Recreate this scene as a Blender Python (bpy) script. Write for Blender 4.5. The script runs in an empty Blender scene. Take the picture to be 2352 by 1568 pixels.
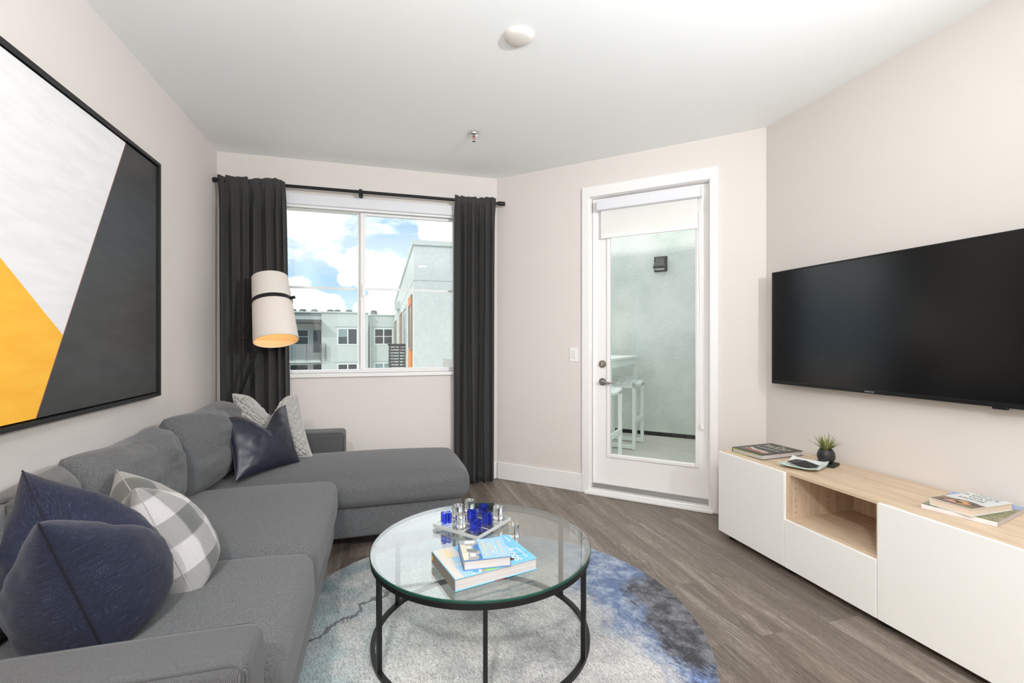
import bpy, bmesh, math, random
from mathutils import Vector, Matrix, noise
from math import sin, cos, pi, radians

# ------------------------------------------------------------------ scene, camera, light
S = bpy.context.scene
COL = S.collection
random.seed(7)


def lin(c):
    c /= 255.0
    return c / 12.92 if c <= 0.04045 else ((c + 0.055) / 1.055) ** 2.4


def rgb(r, g, b):
    return (lin(r), lin(g), lin(b), 1.0)


YAW = radians(15.7)
cam_d = bpy.data.cameras.new('camera')
cam_d.sensor_width = 36.0
cam_d.lens = 36.0 * 1055.0 / 2352.0
cam_d.clip_start = 0.02
cam_d.clip_end = 400
cam = bpy.data.objects.new('camera', cam_d)
cam.location = (0, 0, 1.25)
cam.rotation_euler = (pi / 2, 0, -YAW)
COL.objects.link(cam)
S.camera = cam

S.view_settings.view_transform = 'Standard'
S.view_settings.look = 'None'
S.view_settings.gamma = 1.0
S.view_settings.use_curve_mapping = False
S.view_settings.exposure = 0.08
S.cycles.max_bounces = 12
S.cycles.diffuse_bounces = 6
S.cycles.glossy_bounces = 6
S.cycles.transmission_bounces = 12
S.cycles.transparent_max_bounces = 16
S.cycles.caustics_refractive = False
S.cycles.caustics_reflective = False
S.cycles.sample_clamp_indirect = 4.0
S.cycles.use_denoising = True


class NT:
    """small wrapper for building node trees"""

    def __init__(self, tree):
        self.t = tree
        self.t.nodes.clear()

    def n(self, kind, **kw):
        nd = self.t.nodes.new(kind)
        ins = kw.pop('ins', {})
        for k, v in kw.items():
            setattr(nd, k, v)
        for k, v in ins.items():
            self.put(nd.inputs[k], v)
        return nd

    def put(self, sock, v):
        if isinstance(v, bpy.types.NodeSocket):
            self.t.links.new(v, sock)
        elif isinstance(v, bpy.types.Node):
            self.t.links.new(v.outputs[0], sock)
        else:
            if sock.type == 'RGBA' and not isinstance(v, (int, float)) and len(v) == 3:
                v = (*v, 1)
            sock.default_value = v

    def math(self, op, a, b=0.0, clamp=False):
        nd = self.n('ShaderNodeMath', operation=op, use_clamp=clamp)
        self.put(nd.inputs[0], a)
        self.put(nd.inputs[1], b)
        return nd.outputs[0]

    def mix(self, f, a, b, blend='MIX'):
        nd = self.n('ShaderNodeMix', data_type='RGBA', blend_type=blend)
        self.put(nd.inputs[0], f)
        self.put(nd.inputs[6], a)
        self.put(nd.inputs[7], b)
        return nd.outputs[2]

    def ramp(self, f, stops):
        nd = self.n('ShaderNodeValToRGB')
        el = nd.color_ramp.elements
        while len(el) < len(stops):
            el.new(0.5)
        for e, (p, c) in zip(el, stops):
            e.position = p
            e.color = c if not isinstance(c, (int, float)) else (c, c, c, 1)
        self.put(nd.inputs[0], f)
        return nd.outputs[0]

    def mrange(self, v, a, b, c=0.0, d=1.0, smooth=False):
        nd = self.n('ShaderNodeMapRange')
        if smooth:
            nd.interpolation_type = 'SMOOTHSTEP'
        self.put(nd.inputs[0], v)
        for i, x in enumerate((a, b, c, d)):
            nd.inputs[1 + i].default_value = x
        return nd.outputs[0]

    def noise(self, vec, scale, detail=3.0, rough=0.5, dist=0.0):
        nd = self.n('ShaderNodeTexNoise')
        self.put(nd.inputs['Vector'], vec)
        nd.inputs['Scale'].default_value = scale
        nd.inputs['Detail'].default_value = detail
        nd.inputs['Roughness'].default_value = rough
        nd.inputs['Distortion'].default_value = dist
        return nd.outputs[0]

    def mapping(self, vec, loc=(0, 0, 0), rot=(0, 0, 0), scale=(1, 1, 1)):
        nd = self.n('ShaderNodeMapping')
        self.put(nd.inputs[0], vec)
        nd.inputs[1].default_value = loc
        nd.inputs[2].default_value = rot
        nd.inputs[3].default_value = scale
        return nd.outputs[0]

    def bump(self, h, strength=0.3, dist=0.01):
        nd = self.n('ShaderNodeBump')
        self.put(nd.inputs['Height'], h)
        nd.inputs['Strength'].default_value = strength
        nd.inputs['Distance'].default_value = dist
        return nd.outputs[0]


# ---- world: blue sky with big cumulus clouds
world = bpy.data.worlds.new('sky')
S.world = world
world.use_nodes = True
w = NT(world.node_tree)
tc = w.n('ShaderNodeTexCoord')
dirv = tc.outputs['Generated']
sep = w.n('ShaderNodeSeparateXYZ', ins={0: dirv})
zz = sep.outputs['Z']
n1 = w.noise(w.mapping(dirv, loc=(0.42, 0.0, 0.13), scale=(1.0, 1.0, 1.35)), 11.0, 8.0, 0.56, 0.1)
n2 = w.noise(w.mapping(dirv, loc=(3.1, 0.4, 0.2), scale=(1, 1, 2.6)), 2.6, 4.0, 0.5)
n3 = w.noise(w.mapping(dirv, loc=(1.2, 2.0, 0.5), scale=(1, 1, 2.2)), 5.0, 5.0, 0.55)


def puff(c, r):
    d = w.n('ShaderNodeVectorMath', operation='SUBTRACT', ins={0: dirv, 1: c})
    d = w.n('ShaderNodeVectorMath', operation='MULTIPLY', ins={0: d.outputs[0], 1: (1, 1, 1.45)})
    d = w.n('ShaderNodeVectorMath', operation='LENGTH', ins={0: d.outputs[0]})
    return w.mrange(d.outputs['Value'], 0.0, r, 1.0, 0.0)


dens = None
for c, r in (((-0.025, 0.9875, 0.150), .095), ((0.018, 0.992, 0.118), .075), ((-0.072, 0.99, 0.126), .035), ((-0.125, 0.99, 0.070), .085), ((-0.004, 0.997, 0.066), .075),
             ((-0.165, 0.98, 0.105), .060), ((0.125, 0.962, 0.245), .085), ((0.30, 0.94, 0.12), .16), ((-0.42, 0.90, 0.12), .20), ((0.62, 0.75, 0.2), .25), ((-0.75, 0.6, 0.22), .3)):
    p = puff(c, r)
    dens = p if dens is None else w.math('MAXIMUM', dens, p)
cl = w.math('ADD', dens, w.math('MULTIPLY', w.math('SUBTRACT', n1, 0.5), 1.5))
mask = w.mrange(cl, 0.30, 0.46, 0.0, 1.0, True)
high = w.math('ADD', w.math('SUBTRACT', n3, 0.5), w.mrange(zz, 0.17, 0.40, -0.12, 0.30))
mask = w.math('MAXIMUM', mask, w.mrange(high, -0.02, 0.14, 0.0, 0.95, True))
wisp = w.mrange(n2, 0.40, 0.66, 0.0, 0.6, True)
# clouds are brighter than the picture's white, the blue sits just below it
blue = w.ramp(w.mrange(zz, 0.0, 0.55), [(0.0, (0.30, 0.47, 0.58, 1)), (0.35, (0.235, 0.395, 0.56, 1)), (1.0, (0.15, 0.27, 0.47, 1))])
blue = w.mix(wisp, blue, (0.44, 0.50, 0.56, 1))
sky = w.mix(mask, blue, (0.97, 0.985, 1.0, 1))
ground = w.mrange(zz, -0.06, 0.0, 1.0, 0.0)
sky = w.mix(ground, sky, (0.20, 0.205, 0.20, 1))
bg = w.n('ShaderNodeBackground', ins={'Color': sky, 'Strength': 1.75})
w.n('ShaderNodeOutputWorld', ins={'Surface': bg.outputs[0]})


def lamp(name, kind, loc, rot, energy, color=(1, 1, 1), **kw):
    d = bpy.data.lights.new(name, kind)
    d.energy = energy
    d.color = color
    for k, v in kw.items():
        setattr(d, k, v)
    o = bpy.data.objects.new(name, d)
    o.location = loc
    o.rotation_euler = rot
    COL.objects.link(o)
    return o


# sun outside, coming in over the roof from behind the left
sun_dir = Vector((0.60, 0.55, -0.58))
lamp('sun', 'SUN', (0, 0, 20), sun_dir.to_track_quat('-Z', 'Y').to_euler(), 1.5, (1.0, 0.96, 0.9), angle=radians(2))
# added fill from behind the camera, placed at an invented rear window
lamp('rear_fill_light', 'AREA', (0.66, -2.92, 1.45), (pi / 2, 0, 0), 12, (0.97, 0.985, 1.0), shape='RECTANGLE', size=3.3, size_y=2.1)
# bounced photo flash, aimed over the room from beside the camera
fd = Vector((0.0, 3.6, 2.60)) - Vector((1.80, -0.50, 2.05))
lamp('flash', 'SPOT', (1.80, -0.50, 2.05), fd.to_track_quat('-Z', 'Y').to_euler(), 335, (0.95, 0.975, 1.0), spot_size=radians(106), spot_blend=1.0, shadow_soft_size=.06)
# added fill behind the camera, aimed up so it returns off the ceiling
lamp('ceiling_bounce_fill', 'AREA', (0.10, -0.25, 1.75), (pi, 0, 0), 78, (0.90, 0.96, 1.0), shape='RECTANGLE', size=1.8, size_y=1.0)
# unseen downlights: the last read off a wall shadow, the others added as fill
for lx, ly, le in ((-0.55, -0.9, 78), (0.75, -0.9, 18), (2.05, -1.45, 2)):
    lamp('unseen_downlight', 'AREA', (lx, ly, 2.725), (0, 0, 0), le, (1.0, 0.97, 0.94), shape='DISK', size=0.16)

# ------------------------------------------------------------------ helpers
WM = {}


def place(o, loc=(0, 0, 0), rz=0.0, mat=None):
    M = mat if mat is not None else Matrix.Translation(Vector(loc)) @ Matrix.Rotation(rz, 4, 'Z')
    o.matrix_world = M
    WM[o.name] = M.copy()


def tag(o, label=None, cat=None, group=None, kind=None):
    if label:
        o['label'] = label
    if cat:
        o['category'] = cat
    if group:
        o['group'] = group
    if kind:
        o['kind'] = kind
    return o


def thing(name, label, cat, loc=(0, 0, 0), rz=0.0, group=None, mat=None, kind=None):
    o = bpy.data.objects.new(name, None)
    o.empty_display_size = 0.05
    COL.objects.link(o)
    place(o, loc, rz, mat)
    return tag(o, label, cat, group, kind)


def obj(name, bm, mat, parent=None, smooth=False, world=True, angle=35):
    """link a bmesh as ONE mesh object; world=True means its coordinates are world coordinates"""
    bm.normal_update()
    if parent is not None:
        PM = WM[parent.name]
        if world:
            bm.transform(PM.inverted())
    elif world:
        xs = [v.co.x for v in bm.verts]
        ys = [v.co.y for v in bm.verts]
        zs = [v.co.z for v in bm.verts]
        c = Vector(((min(xs) + max(xs)) / 2, (min(ys) + max(ys)) / 2, min(zs)))
        bm.transform(Matrix.Translation(-c))
    me = bpy.data.meshes.new(name)
    bm.to_mesh(me)
    bm.free()
    mats = mat if isinstance(mat, (list, tuple)) else [mat]
    for m in mats:
        me.materials.append(m)
    if smooth:
        for p in me.polygons:
            p.use_smooth = True
        if angle < 180:
            me.set_sharp_from_angle(angle=radians(angle))
    o = bpy.data.objects.new(name, me)
    COL.objects.link(o)
    if parent is not None:
        o.parent = parent
        WM[o.name] = WM[parent.name].copy()
    else:
        if world:
            place(o, c)
        else:
            place(o)
    return o


def B():
    return bmesh.new()


def newverts(bm, old):
    return [v for v in bm.verts if v not in old]


def box(bm, x0, x1, y0, y1, z0, z1, bev=0.0, seg=2, M=None, mi=0):
    old = set(bm.verts)
    oldf = set(bm.faces)
    r = bmesh.ops.create_cube(bm, size=1.0)
    vs = r['verts']
    for v in vs:
        v.co = Vector((x0 + (v.co.x + .5) * (x1 - x0), y0 + (v.co.y + .5) * (y1 - y0), z0 + (v.co.z + .5) * (z1 - z0)))
    if bev > 0:
        es = list({e for v in vs for e in v.link_edges})
        bmesh.ops.bevel(bm, geom=es, offset=bev, segments=seg, profile=0.5, affect='EDGES')
    if M is not None:
        for v in newverts(bm, old):
            v.co = M @ v.co
    if mi:
        for f in bm.faces:
            if f not in oldf:
                f.material_index = mi
    return bm


def cyl(bm, p0, p1, r0, r1=None, n=24, caps=True, mi=0):
    """cylinder / cone between two points"""
    r1 = r0 if r1 is None else r1
    p0, p1 = Vector(p0), Vector(p1)
    d = p1 - p0
    q = d.to_track_quat('Z', 'Y').to_matrix()
    ring = []
    for p, r in ((p0, r0), (p1, r1)):
        ring.append([bm.verts.new(p + q @ Vector((r * cos(2 * pi * i / n), r * sin(2 * pi * i / n), 0))) for i in range(n)])
    fs = []
    for i in range(n):
        j = (i + 1) % n
        fs.append(bm.faces.new((ring[0][i], ring[0][j], ring[1][j], ring[1][i])))
    if caps:
        fs.append(bm.faces.new(ring[0][::-1]))
        fs.append(bm.faces.new(ring[1]))
    for f in fs:
        f.material_index = mi
    return bm


def tube(bm, pts, r, n=8, closed=False, rs=None):
    pts = [Vector(p) for p in pts]
    rings = []
    N = len(pts)
    up = Vector((0, 0, 1))
    prev = None
    for i, p in enumerate(pts):
        if closed:
            t = pts[(i + 1) % N] - pts[i - 1]
        else:
            t = pts[min(i + 1, N - 1)] - pts[max(i - 1, 0)]
        t.normalize()
        if prev is None:
            a = t.cross(up)
            if a.length < 0.1:
                a = t.cross(Vector((1, 0, 0)))
        else:
            a = prev - t * prev.dot(t)
        a.normalize()
        prev = a
        b = t.cross(a)
        rr = rs[i] if rs else r
        rings.append([bm.verts.new(p + (a * cos(2 * pi * k / n) + b * sin(2 * pi * k / n)) * rr) for k in range(n)])
    M = N if closed else N - 1
    for i in range(M):
        A, C = rings[i], rings[(i + 1) % N]
        for k in range(n):
            l = (k + 1) % n
            bm.faces.new((A[k], A[l], C[l], C[k]))
    if not closed:
        bm.faces.new(rings[0][::-1])
        bm.faces.new(rings[-1])
    bmesh.ops.recalc_face_normals(bm, faces=bm.faces[:])
    return bm


def lathe(bm, prof, c=(0, 0, 0), n=32, M=None):
    """prof: (radius, height) pairs, closed on the axis where radius is 0"""
    c = Vector(c)
    rings = []
    for r, h in prof:
        if r < 1e-6:
            rings.append([bm.verts.new(c + Vector((0, 0, h)))])
        else:
            rings.append([bm.verts.new(c + Vector((r * cos(2 * pi * i / n), r * sin(2 * pi * i / n), h))) for i in range(n)])
    for A, C in zip(rings, rings[1:]):
        if len(A) == 1 and len(C) == 1:
            continue
        for i in range(n):
            j = (i + 1) % n
            if len(A) == 1:
                bm.faces.new((A[0], C[i], C[j]))
            elif len(C) == 1:
                bm.faces.new((A[i], A[j], C[0]))
            else:
                bm.faces.new((A[i], A[j], C[j], C[i]))
    if M is not None:
        bm.transform(M)
    bmesh.ops.recalc_face_normals(bm, faces=bm.faces[:])
    return bm


def prism(bm, poly, z0, z1, M=None, mi=0):
    old = set(bm.verts)
    a = [bm.verts.new((x, y, z0)) for x, y in poly]
    b = [bm.verts.new((x, y, z1)) for x, y in poly]
    n = len(poly)
    fs = [bm.faces.new(a[::-1]), bm.faces.new(b)]
    for i in range(n):
        j = (i + 1) % n
        fs.append(bm.faces.new((a[i], a[j], b[j], b[i])))
    for f in fs:
        f.material_index = mi
    bmesh.ops.recalc_face_normals(bm, faces=fs)
    if M is not None:
        for v in newverts(bm, old):
            v.co = M @ v.co
    return bm


def cushion(x0, x1, y0, y1, z0, z1, r=0.05, crown=0.03, n=30, wr=0.004, seed=0, side=0.01, fs=2.2):
    """soft upholstered block: rounded box with a domed top, puffed sides and faint wrinkles"""
    bm = B()
    bmesh.ops.create_cube(bm, size=2.0)
    bmesh.ops.subdivide_edges(bm, edges=bm.edges[:], cuts=n, use_grid_fill=True)
    h = Vector(((x1 - x0) / 2, (y1 - y0) / 2, (z1 - z0) / 2))
    c = Vector(((x0 + x1) / 2, (y0 + y1) / 2, (z0 + z1) / 2))
    for v in bm.verts:
        p = Vector([math.copysign(abs(math.sin(a * pi / 2)) ** 0.85, a) for a in v.co])
        q = Vector((p.x * h.x, p.y * h.y, p.z * h.z))
        k = Vector([max(-(hh - r), min(hh - r, a)) for a, hh in zip(q, h)])
        d = q - k
        if d.length > 1e-9:
            d = d.normalized() * r
        q = k + d
        ux, uy, uz = q.x / h.x, q.y / h.y, q.z / h.z
        fx, fy, fz = max(0, 1 - ux * ux), max(0, 1 - uy * uy), max(0, 1 - uz * uz)
        if uz > 0:
            q.z += crown * uz * (fx ** 0.6) * (fy ** 0.6)
        q.x += side * ux * (fy ** .5) * (fz ** .5)
        q.y += side * uy * (fx ** .5) * (fz ** .5)
        w_ = noise.noise((q.x * fs + seed, q.y * fs, q.z * fs)) + 0.5 * noise.noise((q.x * 6 + seed, q.y * 6, q.z * 6 + 4))
        q += (q.normalized()) * wr * w_
        v.co = q + c
    bmesh.ops.recalc_face_normals(bm, faces=bm.faces[:])
    return bm


def text_obj(name, body, size, mat, parent, M, align='CENTER', extrude=0.0002, sx=1.0, label=None, width=None):
    cu = bpy.data.curves.new(name, 'FONT')
    cu.body = body
    cu.size = size
    cu.align_x = align
    cu.align_y = 'CENTER'
    cu.extrude = extrude
    o = bpy.data.objects.new(name + '_tmp', cu)
    COL.objects.link(o)
    dg = bpy.context.evaluated_depsgraph_get()
    me = bpy.data.meshes.new_from_object(o.evaluated_get(dg))
    bpy.data.objects.remove(o)
    bpy.data.curves.remove(cu)
    me.name = name
    if width:
        xs_ = [v.co.x for v in me.vertices]
        sx = width / (max(xs_) - min(xs_))
    me.transform(M @ Matrix.Diagonal((sx, 1, 1, 1)))
    me.materials.clear()
    me.materials.append(mat)
    t = bpy.data.objects.new(name, me)
    COL.objects.link(t)
    t.parent = parent
    if label:
        t['label'] = label
    return t


# ------------------------------------------------------------------ materials
def mat(name, col, rough=0.5, metal=0.0, spec=0.5, bump=None, var=None, sheen=0.0, trans=0.0, ior=1.45, emit=None, coat=0.0):
    m = bpy.data.materials.new(name)
    m.use_nodes = True
    t = NT(m.node_tree)
    p = t.n('ShaderNodeBsdfPrincipled')
    p.inputs['Base Color'].default_value = col
    p.inputs['Roughness'].default_value = rough
    p.inputs['Metallic'].default_value = metal
    p.inputs['Specular IOR Level'].default_value = spec
    p.inputs['Sheen Weight'].default_value = sheen
    p.inputs['Transmission Weight'].default_value = trans
    p.inputs['IOR'].default_value = ior
    p.inputs['Coat Weight'].default_value = coat
    if emit:
        p.inputs['Emission Color'].default_value = emit[0]
        p.inputs['Emission Strength'].default_value = emit[1]
    pos = None
    if bump or var:
        pos = t.n('ShaderNodeNewGeometry').outputs['Position']
    if var:  # (scale, amount)
        nz = t.noise(pos, var[0], 4.0)
        d = tuple(c * (1 - var[1]) for c in col[:3]) + (1,)
        u = tuple(min(1, c * (1 + var[1])) for c in col[:3]) + (1,)
        t.put(p.inputs['Base Color'], t.mix(t.mrange(nz, 0.3, 0.7), d, u))
    if bump:  # (scale, strength, distance)
        t.put(p.inputs['Normal'], t.bump(t.noise(pos, bump[0], 3.0), bump[1], bump[2]))
    t.n('ShaderNodeOutputMaterial', ins={'Surface': p.outputs[0]})
    return m


def thin_glass(name, tint=(1, 1, 1, 1), refl=1.0, extra=0.0):
    m = bpy.data.materials.new(name)
    m.use_nodes = True
    t = NT(m.node_tree)
    bf = t.n('ShaderNodeNewGeometry').outputs['Backfacing']
    fr = t.n('ShaderNodeFresnel', ins={'IOR': t.mrange(bf, 0.0, 1.0, 1.5, 1 / 1.5)})
    f = t.math('ADD', t.math('MULTIPLY', fr.outputs[0], refl), extra, True)
    tr = t.n('ShaderNodeBsdfTransparent', ins={'Color': tint})
    gl = t.n('ShaderNodeBsdfGlossy', ins={'Roughness': 0.0, 'Color': (1, 1, 1, 1)})
    mx = t.n('ShaderNodeMixShader', ins={0: f, 1: tr.outputs[0], 2: gl.outputs[0]})
    t.n('ShaderNodeOutputMaterial', ins={'Surface': mx.outputs[0]})
    return m


def fabric(name, col, col2, scale=900.0, rough=0.95, big=0.08, weave=0.35, sheen=0.15, bumpd=0.0012, pitch=0.0026):
    """woven cloth: two way thread pattern, slubs and soft mottling"""
    m = bpy.data.materials.new(name)
    m.use_nodes = True
    t = NT(m.node_tree)
    pos = t.n('ShaderNodeTexCoord').outputs['Object']
    s = t.n('ShaderNodeSeparateXYZ', ins={0: pos})
    k = 2 * pi / pitch
    a = t.math('SINE', t.math('MULTIPLY', t.math('ADD', s.outputs[0], s.outputs[2]), k))
    b = t.math('SINE', t.math('MULTIPLY', t.math('ADD', s.outputs[1], s.outputs[2]), k))
    wv = t.math('ADD', t.math('MULTIPLY', t.math('MULTIPLY', a, b), 0.5), 0.5)
    nz = t.noise(pos, scale, 3.0, 0.65)
    big_n = t.noise(pos, 5.0, 3.0)
    mel = t.noise(pos, scale * 0.33, 3.0, 0.6)
    f = t.math('ADD', t.math('MULTIPLY', nz, 0.62), t.math('MULTIPLY', mel, 0.38))
    if weave > 0:
        f = t.math('ADD', t.math('MULTIPLY', wv, weave), t.math('MULTIPLY', f, 1 - weave))
    c = t.mix(t.mrange(f, 0.32 - 0.1 * weave, 0.68 + 0.1 * weave), col2, col)
    c = t.mix(t.mrange(big_n, 0.3, 0.7, 0.0, big * 2), c, tuple(x * 0.6 for x in col[:3]) + (1,))
    p = t.n('ShaderNodeBsdfPrincipled', ins={'Base Color': c, 'Roughness': rough, 'Sheen Weight': sheen, 'Specular IOR Level': 0.2})
    t.put(p.inputs['Normal'], t.bump(f, 0.16, bumpd))
    t.n('ShaderNodeOutputMaterial', ins={'Surface': p.outputs[0]})
    return m


def wood(name, c1, c2, axis='Y', scale=1.0, rough=0.45, contrast=1.0):
    m = bpy.data.materials.new(name)
    m.use_nodes = True
    t = NT(m.node_tree)
    pos = t.n('ShaderNodeNewGeometry').outputs['Position']
    sc = {'Y': (34, 3.0, 34), 'X': (3.0, 34, 34), 'Z': (34, 34, 3.0)}[axis]
    v = t.mapping(pos, scale=tuple(s * scale for s in sc))
    g = t.noise(v, 1.0, 6.0, 0.6, 0.8)
    g2 = t.noise(t.mapping(v, scale=(7, 4, 7)), 1.0, 3.0, 0.7)
    f = t.math('ADD', t.math('MULTIPLY', g, 0.6), t.math('MULTIPLY', g2, 0.4))
    c = t.mix(t.mrange(f, 0.5 - 0.18 / contrast, 0.5 + 0.18 / contrast), c2, c1)
    p = t.n('ShaderNodeBsdfPrincipled', ins={'Base Color': c, 'Roughness': rough, 'Specular IOR Level': 0.35})
    t.put(p.inputs['Normal'], t.bump(f, 0.12, 0.002))
    t.n('ShaderNodeOutputMaterial', ins={'Surface': p.outputs[0]})
    return m


def floor_material():
    m = bpy.data.materials.new('vinyl_plank')
    m.use_nodes = True
    t = NT(m.node_tree)
    pos = t.n('ShaderNodeNewGeometry').outputs['Position']
    v = t.mapping(pos, loc=(0.37, 0.05, 0), rot=(0, 0, pi / 2))
    br = t.n('ShaderNodeTexBrick', offset=0.37, offset_frequency=2)
    t.put(br.inputs['Vector'], v)
    for k, x in (('Color1', (0, 0, 0, 1)), ('Color2', (1, 1, 1, 1)), ('Mortar', (0.5, 0.5, 0.5, 1))):
        br.inputs[k].default_value = x
    br.inputs['Scale'].default_value = 1.0
    br.inputs['Mortar Size'].default_value = 0.0009
    br.inputs['Mortar Smooth'].default_value = 0.2
    br.inputs['Bias'].default_value = 0.0
    br.inputs['Brick Width'].default_value = 1.22
    br.inputs['Row Height'].default_value = 0.178
    rnd = br.outputs['Color']
    gap = br.outputs['Fac']
    shift = t.n('ShaderNodeVectorMath', operation='MULTIPLY', ins={0: rnd, 1: (7.3, 11.1, 3.0)})
    pv = t.n('ShaderNodeVectorMath', operation='ADD', ins={0: pos, 1: shift.outputs[0]})
    g = t.mapping(pv.outputs[0], scale=(9, 0.75, 1))
    ca = t.noise(g, 1.0, 2.0, 0.5, 0.6)          # cathedral figure
    rings = t.math('POWER', t.math('ADD', t.math('MULTIPLY', t.math('SINE', t.math('MULTIPLY', ca, 95.0)), 0.5), 0.5), 3.0)
    where = t.mrange(t.noise(t.mapping(pv.outputs[0], scale=(5, 0.7, 1)), 1.0, 2.0), 0.46, 0.62)
    rings = t.math('MULTIPLY', rings, where)
    fine = t.noise(t.mapping(pv.outputs[0], scale=(330, 34, 1)), 1.0, 4.0, 0.7)
    fib = t.noise(t.mapping(pv.outputs[0], scale=(95, 4.0, 1)), 1.0, 3.0, 0.6)
    soft = t.noise(t.mapping(pv.outputs[0], scale=(11, 0.55, 1)), 1.0, 3.0)
    f = t.math('ADD', t.math('MULTIPLY', fine, 0.42), t.math('MULTIPLY', fib, 0.24))
    f = t.math('ADD', f, t.math('MULTIPLY', soft, 0.34))
    f = t.math('ADD', f, t.math('MULTIPLY', rings, 0.075))
    c = t.ramp(f, [(0.36, rgb(72, 63, 56)), (0.47, rgb(103, 92, 83)), (0.55, rgb(122, 110, 100)), (0.68, rgb(166, 158, 150))])
    tone = t.mrange(rnd, 0.0, 1.0, 0.78, 1.18)
    c = t.mix(1.0, c, tone, 'MULTIPLY')
    c = t.mix(t.math('MULTIPLY', gap, 0.30), c, rgb(70, 62, 56))
    p = t.n('ShaderNodeBsdfPrincipled', ins={'Base Color': c, 'Roughness': 0.42, 'Specular IOR Level': 0.4})
    h = t.math('SUBTRACT', f, t.math('MULTIPLY', gap, 0.8))
    t.put(p.inputs['Normal'], t.bump(h, 0.15, 0.002))
    t.n('ShaderNodeOutputMaterial', ins={'Surface': p.outputs[0]})
    return m


def rug_material():
    m = bpy.data.materials.new('rug_pile')
    m.use_nodes = True
    t = NT(m.node_tree)
    pos = t.n('ShaderNodeNewGeometry').outputs['Position']
    warp = t.n('ShaderNodeTexNoise', ins={'Vector': pos, 'Scale': 3.5, 'Detail': 6.0, 'Roughness': 0.62})
    wv = t.n('ShaderNodeVectorMath', operation='SUBTRACT', ins={0: warp.outputs['Color'], 1: (0.5, 0.5, 0.5)})
    wv2 = t.n('ShaderNodeVectorMath', operation='SCALE', ins={0: wv.outputs[0]})
    wv2.inputs['Scale'].default_value = 0.42
    P = t.n('ShaderNodeVectorMath', operation='ADD', ins={0: pos, 1: wv2.outputs[0]}).outputs[0]

    rag = t.noise(t.mapping(t.mapping(pos, rot=(0, 0, radians(-15))), scale=(60, 14, 1)), 1.0, 6.0, 0.8)
    rg = t.n('ShaderNodeCombineXYZ', ins={0: t.math('MULTIPLY', t.math('SUBTRACT', rag, 0.5), 0.34), 1: t.math('MULTIPLY', t.math('SUBTRACT', rag, 0.5), 0.20)})
    P = t.n('ShaderNodeVectorMath', operation='ADD', ins={0: P, 1: rg.outputs[0]}).outputs[0]

    def blob(cx, cy, rx, ry, rot, soft=0.35):
        q = t.mapping(t.mapping(P, loc=(-cx, -cy, 0)), rot=(0, 0, -rot))
        q = t.mapping(q, scale=(1 / rx, 1 / ry, 0))
        ln = t.n('ShaderNodeVectorMath', operation='LENGTH', ins={0: q}).outputs['Value']
        return t.mrange(ln, 1.0 - soft, 1.0 + soft, 1.0, 0.0, True)

    mott = t.noise(pos, 4.2, 5.0, 0.6)
    c = t.mix(t.mrange(mott, 0.40, 0.66), rgb(208, 205, 202), rgb(170, 170, 171))
    # pale teal wash on the left, white patch in front
    teal = t.math('MULTIPLY', blob(-0.22, 1.62, 0.42, 0.75, 0.2, 0.6), t.mrange(t.noise(pos, 5.5, 4.0), 0.35, 0.6))
    c = t.mix(t.math('MULTIPLY', teal, 0.85), c, rgb(176, 197, 200))
    tl = t.math('MULTIPLY', blob(-0.25, 2.52, 0.32, 0.22, 0.6, 0.5), t.mrange(t.noise(pos, 7.0, 4.0), 0.35, 0.6))
    c = t.mix(t.math('MULTIPLY', tl, 0.85), c, rgb(120, 142, 148))
    c = t.mix(t.math('MULTIPLY', blob(0.12, 1.50, 0.16, 0.40, 0.15, 0.5), 0.9), c, rgb(226, 223, 218))
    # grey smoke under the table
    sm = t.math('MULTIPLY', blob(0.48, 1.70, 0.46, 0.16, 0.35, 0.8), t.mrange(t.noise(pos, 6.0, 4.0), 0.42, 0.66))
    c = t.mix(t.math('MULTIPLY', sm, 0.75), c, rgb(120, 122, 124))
    # slate blue at the back
    bk = blob(0.62, 2.82, 0.72, 0.34, -0.15, 0.35)
    c = t.mix(t.math('MULTIPLY', bk, 0.92), c, t.mix(t.mrange(t.noise(pos, 9, 4), 0.35, 0.65), rgb(116, 134, 150), rgb(150, 164, 172)))
    # blue sweep on the right with a dark heart
    bl = blob(1.30, 1.96, 0.34, 0.86, 0.10, 0.24)
    bcol = t.mix(t.mrange(t.noise(pos, 11, 5, 0.65), 0.42, 0.62), rgb(86, 110, 154), rgb(160, 174, 194))
    c = t.mix(t.math('MULTIPLY', bl, 0.95), c, bcol)
    b2 = t.math('MULTIPLY', blob(1.16, 1.36, 0.26, 0.15, 0.3, 0.3), t.mrange(t.noise(P, 16, 4), 0.40, 0.56))
    c = t.mix(t.math('MULTIPLY', b2, 0.9), c, t.mix(t.mrange(t.noise(pos, 34, 4), 0.42, 0.58), rgb(60, 72, 104), rgb(112, 138, 186)))
    dk = blob(1.35, 1.73, 0.24, 0.41, 0.02, 0.16)
    dcol = t.mix(t.mrange(t.noise(pos, 9, 6, 0.75), 0.44, 0.62), rgb(48, 48, 56), rgb(122, 122, 130))
    c = t.mix(dk, c, dcol)
    # wandering charcoal line at the left
    q = t.n('ShaderNodeSeparateXYZ', ins={0: P})
    ln = t.math('SUBTRACT', q.outputs['Y'], t.math('ADD', t.math('MULTIPLY', q.outputs['X'], 1.0), 2.36))
    ln = t.math('ABSOLUTE', ln)
    lm = t.mrange(ln, 0.012, 0.032, 1.0, 0.0, True)
    lm = t.math('MULTIPLY', lm, t.mrange(q.outputs['X'], 0.02, 0.07, 1.0, 0.0))
    c = t.mix(t.math('MULTIPLY', lm, 0.8), c, rgb(88, 86, 92))
    # cut pile drawn out along one direction
    pv = t.mapping(pos, rot=(0, 0, radians(-15)))
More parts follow.
